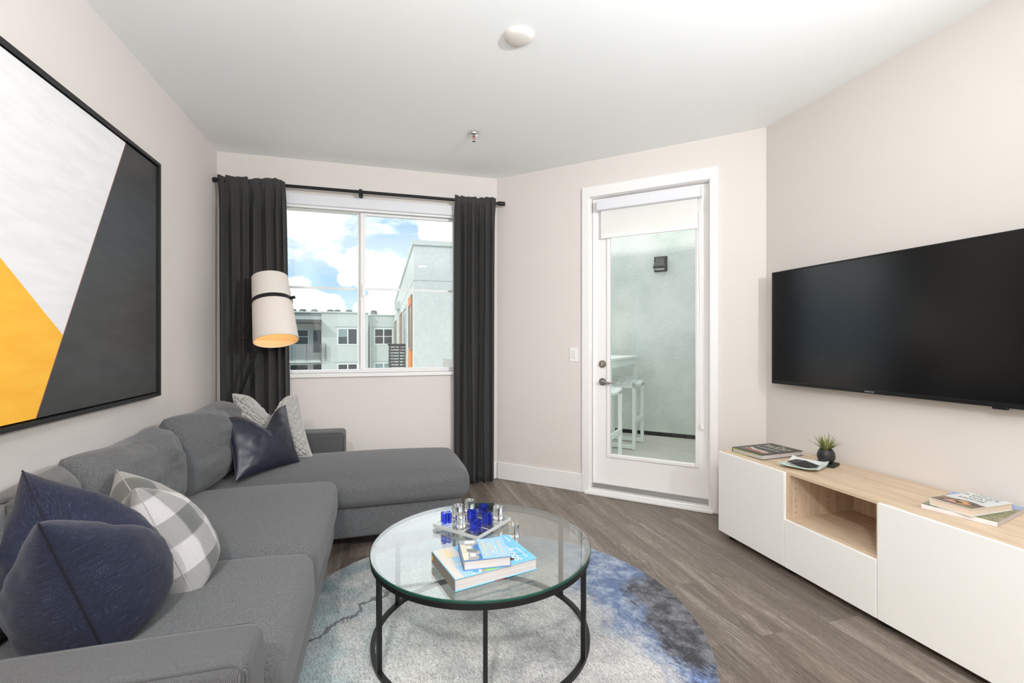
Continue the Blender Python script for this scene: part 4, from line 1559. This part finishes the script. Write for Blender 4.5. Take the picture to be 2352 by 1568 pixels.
arm(SY0, 1.205, 1)
arm(3.500, SY1, 9)
obj('seat_cushion', cushion(-1.02, SXF + .022, 1.215, 1.885, .265, .462, .055, .030, 34, .004, 2, .012), M_sofa, so, True, angle=180)
obj('seat_cushion', cushion(-1.02, SXF + .022, 1.892, 2.800, .265, .462, .055, .030, 34, .004, 5, .012), M_sofa, so, True, angle=180)
obj('chaise_cushion', cushion(-1.02, .512, 2.812, 3.492, .270, .452, .065, .050, 40, .005, 8, .022), M_sofa, so, True, angle=180)


for xx, yy in ((SXB + .08, SY0 + .06), (SXF - .07, SY0 + .06), (SXF - .07, 2.72), (.42, 2.92), (.42, 3.42), (SXB + .08, SY1 - .06)):
    obj('leg', cyl(B(), (xx, yy, 0), (xx, yy, .097), .020, .026, 16), M_leg, so, True)


# ------------------------------------------------------------------ cushions thrown on the sofa
def pillow(name, label, BL, BR, TR_, TL, facing, tf, tb, material, n=44, chop=.0, cu=0.0, cw=.38, pinch=.07, wr=.006, seed=0,
           disp=None, seams=None, cat='cushion', group='throw cushions on the sofa', power=.5, cdepth=1.0, eu=2.0, ev=2.0, parent=None, round_=0.0, vskew=0.0, evb=None):
    """square cushion given by its four seam corners; tf / tb: bulge towards / away from 'facing'"""
    BL, BR, TR_, TL = map(Vector, (BL, BR, TR_, TL))
    nr = (BR - BL).cross(TL - BL)
    nr.normalize()
    if nr.dot(Vector(facing)) < 0:
        nr = -nr
    up = ((TL + TR_) - (BL + BR)).normalized()
    W_ = ((BR - BL).length + (TR_ - TL).length) / 2
    H_ = ((TL - BL).length + (TR_ - BR).length) / 2
    bm = B()
    uvl = bm.loops.layers.uv.new('UVMap')

    def base(u, v):
        if round_:
            k_ = 1 - round_ * (u * u * v * v)
            u, v = u * k_, v * k_
        a = (u * (1 - pinch * (1 - v * v)) + 1) / 2
        b = (v * (1 - pinch * (1 - u * u)) + 1) / 2
        p = BL * (1 - a) * (1 - b) + BR * a * (1 - b) + TL * (1 - a) * b + TR_ * a * b
        g = math.exp(-((u - cu) / cw) ** 2)
        top = max(0, (v + .35) / 1.35)
        p -= up * chop * g * top ** 1.6
        return p

    def height(u, v, sgn):
        vs_ = v + vskew * (1 - v * v)
        pr = max(0, (1 - abs(u) ** eu)) * max(0, 1 - abs(vs_) ** (ev if vs_ > 0 or not evb else evb))
        t_ = pr ** power
        g = abs(u - cu)
        if chop:
            # crease running down from the chop, bulges either side of it
            crease = math.exp(-(g / .10) ** 2) * max(0, (v + .25) / 1.25)
            t_ *= 1.0 - .42 * cdepth * crease
            t_ *= 1.0 + .18 * math.exp(-((g - .45) / .28) ** 2) * max(0, v)
        nz = noise.noise((u * 1.9 + seed, v * 1.9, sgn * 3.0)) + .5 * noise.noise((u * 4.4 + seed, v * 4.4, sgn * 5.0 + 7))
        rad = noise.noise((math.atan2(v - .95, u - cu) * 2.6 + seed, 1.7, sgn))
        fall = max(0, 1 - math.hypot(u - cu, v - 1) / 1.5)
        return t_, (nz * wr + (rad * wr * 1.6 * fall if chop else 0)) * min(1, pr * 4)

    def grid(sgn, th):
        rows = []
        for j in range(n + 1):
            row = []
            for i in range(n + 1):
                u = sin((i / n * 2 - 1) * pi / 2)
                v = sin((j / n * 2 - 1) * pi / 2)
                t_, w_ = height(u, v, sgn)
                p = base(u, v) + nr * sgn * (th * t_ + w_)
                row.append((p, u, v))
            rows.append(row)
        return rows
    F, K = grid(1, tf), grid(-1, tb)
    if disp:
        for sgn, G in ((1, F), (-1, K)):
            out = [[None] * (n + 1) for _ in range(n + 1)]
            for j in range(n + 1):
                for i in range(n + 1):
                    p, u, v = G[j][i]
                    du = G[j][min(i + 1, n)][0] - G[j][max(i - 1, 0)][0]
                    dv = G[min(j + 1, n)][i][0] - G[max(j - 1, 0)][i][0]
                    nn = du.cross(dv)
                    if nn.length < 1e-12:
                        nn = nr.copy()
                    nn.normalize()
                    if nn.dot(nr) * sgn < 0:
                        nn = -nn
                    e = min(1, (1 - max(abs(u), abs(v))) * 9)
                    out[j][i] = (p + nn * disp((u + 1) / 2 * W_, (v + 1) / 2 * H_) * e, u, v)
            for j in range(n + 1):
                for i in range(n + 1):
                    G[j][i] = out[j][i]
    fv = [[bm.verts.new(F[j][i][0]) for i in range(n + 1)] for j in range(n + 1)]
    kv = [[fv[j][i] if i in (0, n) or j in (0, n) else bm.verts.new(K[j][i][0]) for i in range(n + 1)] for j in range(n + 1)]
    for G, vv in ((F, fv), (K, kv)):
        for j in range(n):
            for i in range(n):
                ids = ((j, i), (j, i + 1), (j + 1, i + 1), (j + 1, i))
                try:
                    f = bm.faces.new([vv[a][b] for a, b in ids])
                except ValueError:
                    continue
                for lp, (a, b) in zip(f.loops, ids):
                    lp[uvl].uv = ((G[a][b][1] + 1) / 2 * W_, (G[a][b][2] + 1) / 2 * H_)
    bmesh.ops.recalc_face_normals(bm, faces=bm.faces[:])
    if parent is not None:
        return obj(name, bm, material, parent, True, angle=180)
    c = (BL + BR) / 2
    root = thing(name, label, cat, c, 0, group)
    edge = {}
    rng = [sin((i / n * 2 - 1) * pi / 2) for i in range(n + 1)]
    edge['left'] = [base(-1, v) for v in rng]
    edge['right'] = [base(1, v) for v in rng]
    edge['top'] = [base(u, 1) for u in rng]
    edge['bottom'] = [base(u, -1) for u in rng]
    obj('pillow_cover', bm, material, root, True, angle=180)
    if seams:
        sm_mat, r_ = seams
        loop = edge['bottom'] + edge['right'][1:] + edge['top'][::-1][1:] + edge['left'][::-1][1:-1]
        obj('edge_seam', tube(B(), loop, r_, 6, closed=True), sm_mat, root, True)
    return root


def back_cushion(y0, y1, xb, xt, z1, tf, tb, seed, chop=.03):
    """loose back cushion of the sofa leaning on the frame"""
    pillow('back_cushion', None, (xb, y0, .445), (xb, y1, .445), (xt, y1, z1), (xt, y0, z1), (1, 0, .2), tf, tb, M_sofa, n=56,
           chop=chop, cu=.1, cw=.7, pinch=.015, wr=.018, seed=seed, power=.46, cdepth=.12, eu=3.6, ev=3.2, parent=so, round_=.045)


back_cushion(1.220, 1.975, -1.015, -1.085, .835, .115, .07, 1.3)
back_cushion(1.955, 2.640, -.995, -1.085, .850, .150, .08, 4.1)
back_cushion(2.630, 3.430, -.955, -1.040, .880, .175, .10, 7.7)

pillow('denim_cushion', 'big navy denim cushion slumped beside the near sofa arm',
       (-.650, 1.355, .470), (-.900, 1.760, .470), (-.985, 1.630, .885), (-.693, 1.190, .872), (.83, .55, 0),
       .195, .14, M_denim, n=64, chop=.15, cu=-.05, cw=.50, pinch=.03, wr=.012, seed=3, seams=(mat('denim_seam', rgb(16, 18, 30), .9), .0024),
       power=.5, eu=3.0, ev=2.2, cdepth=1.1, vskew=.40, evb=7.0)
pillow('plaid_cushion', 'grey and white plaid wool cushion between the denim cushion and the back cushions',
       (-.550, 1.605, .472), (-.760, 1.955, .472), (-.930, 1.990, .785), (-.725, 1.657, .800), (.85, .53, 0),
       .135, .12, M_plaid, n=60, chop=.085, cu=.0, cw=.45, pinch=.04, wr=.007, seed=8, seams=(mat('wool_seam', rgb(150, 147, 144), .9), .0018),
       power=.5, eu=2.6, ev=2.3, cdepth=1.0, vskew=.36, evb=6.0)


def weave(a, b):
    """two strand basketweave relief on the diagonal"""
    c = .043
    p, q = (a + b) / math.sqrt(2) / c, (a - b) / math.sqrt(2) / c
    i, j = math.floor(p), math.floor(q)
    f, g_ = p - i, q - j
    if (i + j) % 2:
        f, g_ = g_, f
    # strands run along f, two side by side across g_
    s = abs(math.sin(g_ * 2 * pi)) ** .6
    arch = math.sin(pi * f) ** .5 if 0 < f < 1 else 0
    return -.006 + .021 * arch * (.30 + .70 * s)


pillow('knit_cushion', 'pale grey chunky basketweave cushion behind the navy leather one',
       (-.850, 3.200, .490), (-.450, 3.250, .500), (-.565, 3.425, .880), (-.940, 3.375, .905), (.2, -1, .2),
       .085, .07, M_knit, n=170, chop=.15, cu=.05, cw=.36, pinch=.05, wr=.002, seed=5, power=.5, disp=weave,
       seams=(M_knit, .007))
pillow('leather_cushion', 'navy leather cushion with a chopped top leaning in the chaise corner',
       (-.770, 2.810, .490), (-.500, 3.105, .505), (-.612, 3.280, .835), (-.865, 2.955, .815), (.6, -.8, .2),
       .075, .07, M_leather, n=60, chop=.115, cu=.10, cw=.40, pinch=.06, wr=.006, seed=12, power=.55,
       seams=(mat('leather_seam', rgb(24, 25, 38), .5), .0025))

# ------------------------------------------------------------------ floor lamp
fl = thing('floor_lamp', 'black floor lamp with a tilted white drum shade in the corner', 'lamp', (-1.06, 3.83, 0))
bm = B()
lathe(bm, [(0, 0), (.110, 0), (.112, .006), (.110, .014), (.02, .020), (0, .020)], (-1.06, 3.83, 0), 40)
obj('base_plate', bm, M_black, fl, True)
obj('pole', cyl(B(), (-1.06, 3.83, .015), (-1.06, 3.83, .80), .011, None, 16), M_black, fl, True)
obj('joint_block', box(B(), -1.078, -1.042, 3.812, 3.848, .735, .815, .004, 1), M_black, fl)
A0, A1 = Vector((-1.055, 3.825, .770)), Vector((-.868, 3.765, 1.262))
obj('slanted_arm', cyl(B(), A0, A1, .0135, .0135, 16), M_black, fl, True)
s0, s1 = Vector((-.812, 3.795, 1.722)), Vector((-.738, 3.640, 1.254))
ax = (s1 - s0).normalized()
q = ax.to_track_quat('-Z', 'Y')
Ls = (s1 - s0).length
SM = Matrix.Translation(s1) @ q.to_matrix().to_4x4()


def shade_r(h):
    f = h / Ls
    return .149 + (.122 - .149) * f


bm = B()
prof = [(shade_r(Ls * i / 12), Ls * i / 12) for i in range(13)]
lathe(bm, prof, (0, 0, 0), 64, M=SM)
sh = obj('lamp_shade', bm, M_shade, fl, True, angle=180)
bm = B()
prof = [(shade_r(Ls * i / 12) - .0035, Ls * i / 12 + .0008) for i in range(13)]
lathe(bm, prof, (0, 0, 0), 64, M=SM)
obj('shade_lining', bm, M_lining, sh, True, angle=180)
for h0 in (0.0, Ls - .002):
    bm = B()
    r_ = shade_r(h0)
    lathe(bm, [(r_ - .004, h0), (r_ + .0008, h0), (r_ + .0008, h0 + .004), (r_ - .004, h0 + .004), (r_ - .004, h0)], (0, 0, 0), 64, M=SM)
    obj('shade_rim', bm, M_shade, sh, True)
hb = Ls * .615
bm = B()
r0_, r1_ = shade_r(hb - .014), shade_r(hb + .014)
lathe(bm, [(r0_, hb - .014), (r0_ + .004, hb - .014), (r1_ + .004, hb + .014), (r1_, hb + .014), (r0_, hb - .014)], (0, 0, 0), 64, M=SM)
band = obj('shade_band', bm, M_black, fl, True)
xl = SM.to_3x3() @ Vector((1, 0, 0))
# sideways axis of the shade, seen square on from the room
sd = Vector((.96, -.27, 0))
sd = (sd - ax * sd.dot(ax)).normalized()
bc = SM @ Vector((0, 0, hb))
rb_ = shade_r(hb) + .003
pv = []
for s in (-1, 1):
    a = bc + sd * s * rb_
    b = bc + sd * s * (rb_ + .030)
    obj('pivot_knob', cyl(B(), a, b, .011, .0125, 16), M_black, fl, True)
    pv.append(bc + sd * s * (rb_ + .020))
pts = [pv[0], pv[0] + Vector((-.035, .010, -.095)), Vector((-1.002, 3.785, 1.285)), Vector((-1.004, 3.785, 1.268)), Vector((-.985, 3.782, 1.262)), A1 + Vector((.02, 0, 0))]
obj('yoke', tube(B(), pts, .0052, 10), M_black, fl, True, angle=60)
bp = SM @ Vector((0, 0, Ls * .50))
bm = B()
bmesh.ops.create_icosphere(bm, subdivisions=3, radius=.028, matrix=Matrix.Translation(bp))
obj('bulb', bm, mat('bulb_warm', (1, .82, .55, 1), .4, emit=((1, .72, .38, 1), 2.0)), fl, True)
obj('lamp_socket', cyl(B(), bp + -ax * .02, bp - ax * .10, .018, .018, 16), M_black, fl, True)
bm = B()
cyl(bm, bp - ax * .07 - sd * (shade_r(Ls * .6) - .004), bp - ax * .07 + sd * (shade_r(Ls * .6) - .004), .003, None, 8)
obj('shade_spider', bm, M_black, fl, True)
lamp('lamp_bulb_light', 'POINT', bp + ax * .045, (0, 0, 0), 0.9, (1.0, .78, .50), shadow_soft_size=.03)

# ------------------------------------------------------------------ balcony behind the door
OFFS = 2.64


def loc2(s, off, z):
    return MW @ Vector((s, off, z))


struct('floor_balcony', prism(B(), [(-.9, .14), (1.9, .14), (1.9, OFFS + .15), (-.9, OFFS + .15)], -.14, -.004, M=MW), M_conc)
struct('wall_balcony', box(B(), -.55, 1.9, OFFS, OFFS + .16, .05, 2.95, M=MW), M_stucco)
struct('trim_4', box(B(), -.55, 1.75, OFFS + .012, OFFS + .1, -.004, .052, M=MW), mat('weep_gap_dark', rgb(40, 40, 38), .8))
struct('wall_balcony_side', box(B(), 1.75, 1.9, .15, OFFS, -.004, 2.95, M=MW), M_stucco)
struct('added_shade_parapet', box(B(), -.72, -.55, .15, OFFS + .16, -.004, 1.08, M=MW), M_stucco)  # unseen low wall, added to darken the foot of the stucco

sc_ = thing('wall_sconce', 'black wedge-shaped outdoor light on the balcony stucco wall', 'wall light', mat=MW @ Matrix.Translation((.985, OFFS, 2.27)))
obj('back_plate', box(B(), .905, 1.070, OFFS - .022, OFFS, 2.172, 2.372, .004, 1, M=MW), M_blackr, sc_)
bm = B()
a0, a1, z0, z1 = .915, 1.060, 2.195, 2.362
vs = [(a0, OFFS - .022, z1), (a1, OFFS - .022, z1), (a1, OFFS - .022, z0), (a0, OFFS - .022, z0),
      (a0 + .03, OFFS - .060, z1 - .02), (a1 - .03, OFFS - .060, z1 - .02), (a1, OFFS - .150, z0 + .035), (a0, OFFS - .150, z0 + .035), (a1, OFFS - .140, z0 + .012), (a0, OFFS - .140, z0 + .012)]
V = [bm.verts.new(MW @ Vector(v)) for v in vs]
for f in ((0, 1, 5, 4), (4, 5, 6, 7), (7, 6, 8, 9), (0, 4, 7, 9, 3), (1, 2, 8, 6, 5), (3, 9, 8, 2), (0, 3, 2, 1)):
    bm.faces.new([V[i] for i in f])
bmesh.ops.recalc_face_normals(bm, faces=bm.faces[:])
obj('hood', bm, mat('sconce_grey', rgb(64, 66, 66), .4), sc_)
obj('lens', box(B(), .930, 1.045, OFFS - .125, OFFS - .03, 2.190, 2.200, M=MW), mat('lens_pale', rgb(200, 204, 200), .3), sc_)

bt = thing('bar_table', 'tall white bar table on the balcony beyond the door', 'table', mat=MW @ Matrix.Translation((.45, 2.0, 0)))
obj('table_top', box(B(), .05, .752, 1.10, 2.40, 1.040, 1.068, .003, 1, M=MW), M_white, bt)
bm = B()
box(bm, .10, .735, 2.345, 2.37, .965, 1.04, M=MW)
box(bm, .10, .735, 1.13, 1.155, .965, 1.04, M=MW)
box(bm, .715, .735, 1.155, 2.345, .965, 1.04, M=MW)
box(bm, .10, .12, 1.155, 2.345, .965, 1.04, M=MW)
obj('apron', bm, M_white, bt)
for s_, o_ in ((.69, 2.32), (.69, 1.13), (.10, 2.32), (.10, 1.13)):
    obj('leg', box(B(), s_, s_ + .05, o_, o_ + .05, 0, .966, M=MW), M_white, bt)
obj('stretcher', box(B(), .14, .70, 2.33, 2.36, .74, .80, M=MW), M_white, bt)


def stool(o0, label):
    s0_, s1_, o1_ = .47, .868, o0 + .475
    st = thing('bar_stool', label, 'stool', mat=MW @ Matrix.Translation(((s0_ + s1_) / 2, o0 + .24, 0)), group='white bar stools on the balcony')
    z = .770
    bm = B()
    nS = 5
    ww = (s1_ - s0_) / nS
    for k in range(nS):
        for e in range(10):   # seat slats dip in the middle of their length
            f0, f1 = e / 10, (e + 1) / 10
            d0, d1 = .030 * sin(pi * f0), .030 * sin(pi * f1)
            a, b = o0 + f0 * .475, o0 + f1 * .475
            q = [(s0_ + k * ww + .003, a, z - d0), (s0_ + (k + 1) * ww - .003, a, z - d0), (s0_ + (k + 1) * ww - .003, b, z - d1), (s0_ + k * ww + .003, b, z - d1)]
            top = [bm.verts.new(MW @ Vector(v)) for v in q]
            bot = [bm.verts.new(MW @ Vector((v[0], v[1], v[2] - .022))) for v in q]
            bm.faces.new(top)
            bm.faces.new(bot[::-1])
            for i in range(4):
                j = (i + 1) % 4
                bm.faces.new((bot[i], bot[j], top[j], top[i]))
    bmesh.ops.recalc_face_normals(bm, faces=bm.faces[:])
    obj('seat', bm, M_white, st)
    bm = B()
    for a in (o0, o1_ - .04):
        box(bm, s0_, s1_, a, a + .04, z - .060, z - .024, M=MW)
    obj('seat_rail', bm, M_white, st)
    for a in (s0_, s1_ - .035):
        for b in (o0, o1_ - .04):
            obj('leg', box(B(), a, a + .035, b, b + .04, 0, z - .002, M=MW), M_white, st)
    obj('footrest', box(B(), s1_ - .035, s1_, o0 + .04, o1_ - .04, .300, .345, M=MW), M_white, st)
    bm = B()
    for b in (o0, o1_ - .04):
        box(bm, s0_ + .035, s1_ - .035, b, b + .04, .008, .05, M=MW)
    obj('foot_rail', bm, M_white, st)
    return st


stool(1.690, 'white slatted bar stool further from the door, under the tall table')
stool(.640, 'white slatted bar stool nearer the door, half hidden by the door stile')

# ------------------------------------------------------------------ buildings outside
struct('ground', box(B(), -60, 60, 4.4, 110, -10.2, -10.0), M_conc)
own = box(B(), -30, XL - .16, -14, 4.2, -10, 3.2)


def winbox(bd, x0, x1, z0, z1, y, glass, split=None, horiz=None, fr=.06, frame=None, head=True):
    """one window of a facade facing -y, with frame and pane"""
    bm = B()
    f = fr
    box(bm, x0, x0 + f, y - .03, y + .05, z0, z1)
    box(bm, x1 - f, x1, y - .03, y + .05, z0, z1)
    box(bm, x0 + f, x1 - f, y - .03, y + .05, z0, z0 + f)
    box(bm, x0 + f, x1 - f, y - .03, y + .05, z1 - f, z1)
    if split:
        box(bm, split - f * .6, split + f * .6, y - .03, y + .05, z0 + f, z1 - f)
    if horiz:
        for a_, b_ in (((x0 + f, split - f * .6), (split + f * .6, x1 - f)) if split else ((x0 + f, x1 - f),)):
            box(bm, a_, b_, y - .02, y + .05, horiz - .02, horiz + .02)
    wdw = obj('window', bm, frame or M_white, bd)
    obj('pane', box(B(), x0 + f, x1 - f, y - .01, y + .03, z0 + f, z1 - f), glass, wdw)
    if head:
        obj('head_drip', box(B(), x0 - .2, x1 + .2, y - .05, y, z1 + .12, z1 + .17), M_bld2, wdw)
    return wdw


fb = thing('apartment_building', 'pale grey apartment block across the court with a railed balcony', 'building', (-3, 42, -10))
obj('wall', box(B(), -4.43, -1.10, 37.0, 47, -10, 3.42), M_bld2, fb)
obj('wall', box(B(), -14, -4.43, 38.6, 47, -10, 3.40), M_bld2, fb)
obj('wall', box(B(), -1.10, 3.0, 37.6, 47, -10, 3.30), M_bld2, fb)
bm = B()
box(bm, -14.1, -4.53, 36.95, 37.3, 3.40, 3.49)
box(bm, -4.50, -1.03, 36.9, 37.3, 3.42, 3.51)
box(bm, -1.0, 3.0, 37.5, 37.9, 3.30, 3.38)
obj('parapet_cap', bm, M_bld, fb)
bm = B()
box(bm, -14, -4.45, 37.2, 38.595, 2.9, 3.395)
obj('parapet_wall', bm, M_bld2, fb)
obj('canopy', box(B(), -14, -4.45, 36.0, 38.595, 2.63, 2.83), mat('canopy_grey', rgb(76, 80, 82), .6), fb)
obj('downpipe', box(B(), -.98, -.88, 37.3, 37.6, -10, 2.6), M_bld, fb)
for zo in (0, -2.69):
    winbox(fb, -6.9, -5.55, 1.0 + zo, 2.17 + zo, 38.6, M_darkglass, None, 1.62 + zo, .05, head=False)
    obj('balcony_door', box(B(), -5.20, -4.60, 38.56, 38.62, .40 + zo, 2.12 + zo), M_darkglass, fb)
    w_ = winbox(fb, -3.30, -1.86, 1.0 + zo, 2.26 + zo, 37.0, M_darkglass, -2.57)
    if zo == 0:
        obj('drawn_blind', box(B(), -3.24, -2.61, 36.985, 36.992, 1.60, 2.20), M_midglass, w_)
    w_ = winbox(fb, -.645, .747, 1.02 + zo, 2.27 + zo, 37.6, mat('darkest_window', rgb(30, 38, 40), .12) if zo == 0 else M_midglass, .06, 1.65 + zo)  # upper window gets the darkest pane
    obj('balcony_slab', box(B(), -14, -4.45, 36.9, 38.595, -.32 + zo, -.12 + zo), M_bld2, fb)
    rl_ = None
    bm = B()
    for k in range(10):
        z = .0 + .105 * k + zo
        box(bm, -12, -4.12, 36.76, 36.785, z - .010, z + .010)
        box(bm, -4.115, -4.095, 36.79, 36.99, z - .010, z + .010)
    box(bm, -12, -4.12, 36.75, 36.79, 1.04 + zo, 1.075 + zo)
    rl_ = obj('balcony_railing', bm, M_rail, fb)
    for xx in (-9.4, -7.9, -6.42, -5.42, -4.48, -4.10):
        obj('railing_post', box(B(), xx - .025, xx + .025, 36.74, 36.755, -.2 + zo, 1.07 + zo), M_rail, rl_)
# rooftop condensers
ac0 = None
spots = [(-6.9, .0), (-6.18, .0), (-5.32, .0), (-4.12, .0), (-3.57, .0), (-2.69, .0), (-.72, -.12)]
labs = ['grey rooftop condenser nearest the lamp shade', 'second grey rooftop condenser right of the lamp shade', 'third grey rooftop condenser right of the lamp shade, above the canopy',
        'low grey rooftop condenser above the step in the facade', 'fifth grey rooftop condenser from the left, left of the window mullion',
        'grey rooftop condenser just left of the window mullion', 'grey rooftop condenser just right of the window mullion']
for i, (xx, dz) in enumerate(spots):
    if ac0 is None:
        ac0 = thing('rooftop_condenser', labs[0], 'air conditioner', (xx, 40, 3.425), 0, 'rooftop condensers')
        bm = B()
        box(bm, -.27, .27, -.27, .27, 0, .30, .03, 2)
        obj('case', bm, M_ash, ac0, world=False)
        obj('fan_guard', lathe(B(), [(0, .42), (.16, .42), (.25, .36), (.25, .30), (0, .30)], n=24), M_rail, ac0, True, world=False)
        obj('louver_panel', box(B(), .06, .24, -.275, -.268, .04, .28), M_rail, ac0, world=False)
        continue
    r_ = ac0.copy()
    COL.objects.link(r_)
    r_.matrix_world = Matrix.Translation((xx, 40, 3.425 + dz)) @ Matrix.Diagonal((1, 1, 1.28 if dz else 1, 1))
    for chd in ac0.children:
        c_ = chd.copy()
        COL.objects.link(c_)
        c_.parent = r_
    tag(r_, labs[i], 'air conditioner', 'rooftop condensers')

nb = thing('neighbouring_wing', 'tall white stucco wing of the building at the right of the window view', 'building', (4, 24, -10))
obj('wall', box(B(), .89, 7.5, 14.0, 37.4, -10, 4.14), M_bld, nb)
bm = B()
box(bm, .84, 7.5, 13.95, 14.2, 4.141, 4.28)
box(bm, .84, 1.15, 14.2, 37.4, 4.141, 4.28)
obj('parapet_cap', bm, M_bld, nb)
bm = B()
box(bm, .885, 7.5, 13.994, 14.004, 3.075, 3.09)
box(bm, .884, .894, 14.0, 37.4, 3.075, 3.09)
obj('control_joint', bm, mat('joint_grey', rgb(170, 178, 176), .9), nb)


def side_window(y0, y1, z0, z1, glass, frame, apron=False):
    """deep window in the long side wall of the wing"""
    bm = B()
    X = .89
    box(bm, X - .05, X + .02, y0, y0 + .10, z0, z1)
    box(bm, X - .05, X + .02, y1 - .10, y1, z0, z1)
    box(bm, X - .05, X + .02, y0 + .10, y1 - .10, z1 - .10, z1)
    box(bm, X - .05, X + .02, y0 + .10, y1 - .10, z0, z0 + .08)
    w_ = obj('window', bm, frame, nb)
    obj('pane', box(B(), X - .012, X + .01, y0 + .08, y1 - .08, z0 + .06, z1 - .08), glass, w_)
    if apron:
        obj('lower_panel', box(B(), X - .055, X + .02, y0, y1, z0 - 2.6, z0 - .02), M_orange, w_, False)
        obj('head_panel', box(B(), X - .052, X + .02, y0 + .02, y1 - .02, z1 - .28, z1 - .04), M_orange, w_, False)
    return w_


side_window(14.62, 16.25, .97, 2.72, M_midglass, M_brown, True)
side_window(18.0, 20.8, .10, 2.66, M_midglass, M_bld2)
side_window(22.6, 24.9, .75, 2.66, M_midglass, M_brown)
side_window(27.5, 29.5, .75, 2.66, M_midglass, M_bld2)
side_window(32.0, 35.5, .75, 2.70, M_midglass, M_brown)
obj('downspout', box(B(), .74, .86, 25.6, 25.8, -10, 3.0), M_bld, nb)
obj('rain_head', box(B(), .62, .88, 25.4, 25.95, 3.0, 3.42), M_bld2, nb)
lb = thing('slatted_balcony', 'black slatted balcony jutting from the side of the white wing', 'balcony', (.56, 19.3, -.2))
bm = B()
box(bm, .22, .885, 18.45, 20.4, -.32, -.15)
obj('deck', bm, M_rail, lb)
bm = B()
for k in range(11):
    z = -.05 + .115 * k
    Mr = Matrix.Translation((0, 18.5, z)) @ Matrix.Rotation(radians(-28), 4, 'X')
    box(bm, .24, .885, -.012, .012, -.046, .030, M=Mr)
    Mr = Matrix.Translation((.25, 0, z)) @ Matrix.Rotation(radians(28), 4, 'Y')
    box(bm, -.012, .012, 18.5, 20.4, -.046, .030, M=Mr)
sl = obj('louver_screen', bm, mat('louver_black', rgb(38, 40, 42), .5), lb)
bm = B()
box(bm, .20, .885, 18.44, 18.56, 1.10, 1.16)
box(bm, .20, .30, 18.44, 20.4, 1.10, 1.16)
obj('top_rail', bm, M_black, lb)
for xx, yy in ((.27, 18.52), (.62, 18.52), (.85, 18.52), (.27, 20.35)):
    obj('post', box(B(), xx - .02, xx + .02, yy - .02, yy + .02, -.3, 1.12), M_black, lb)
own.free()
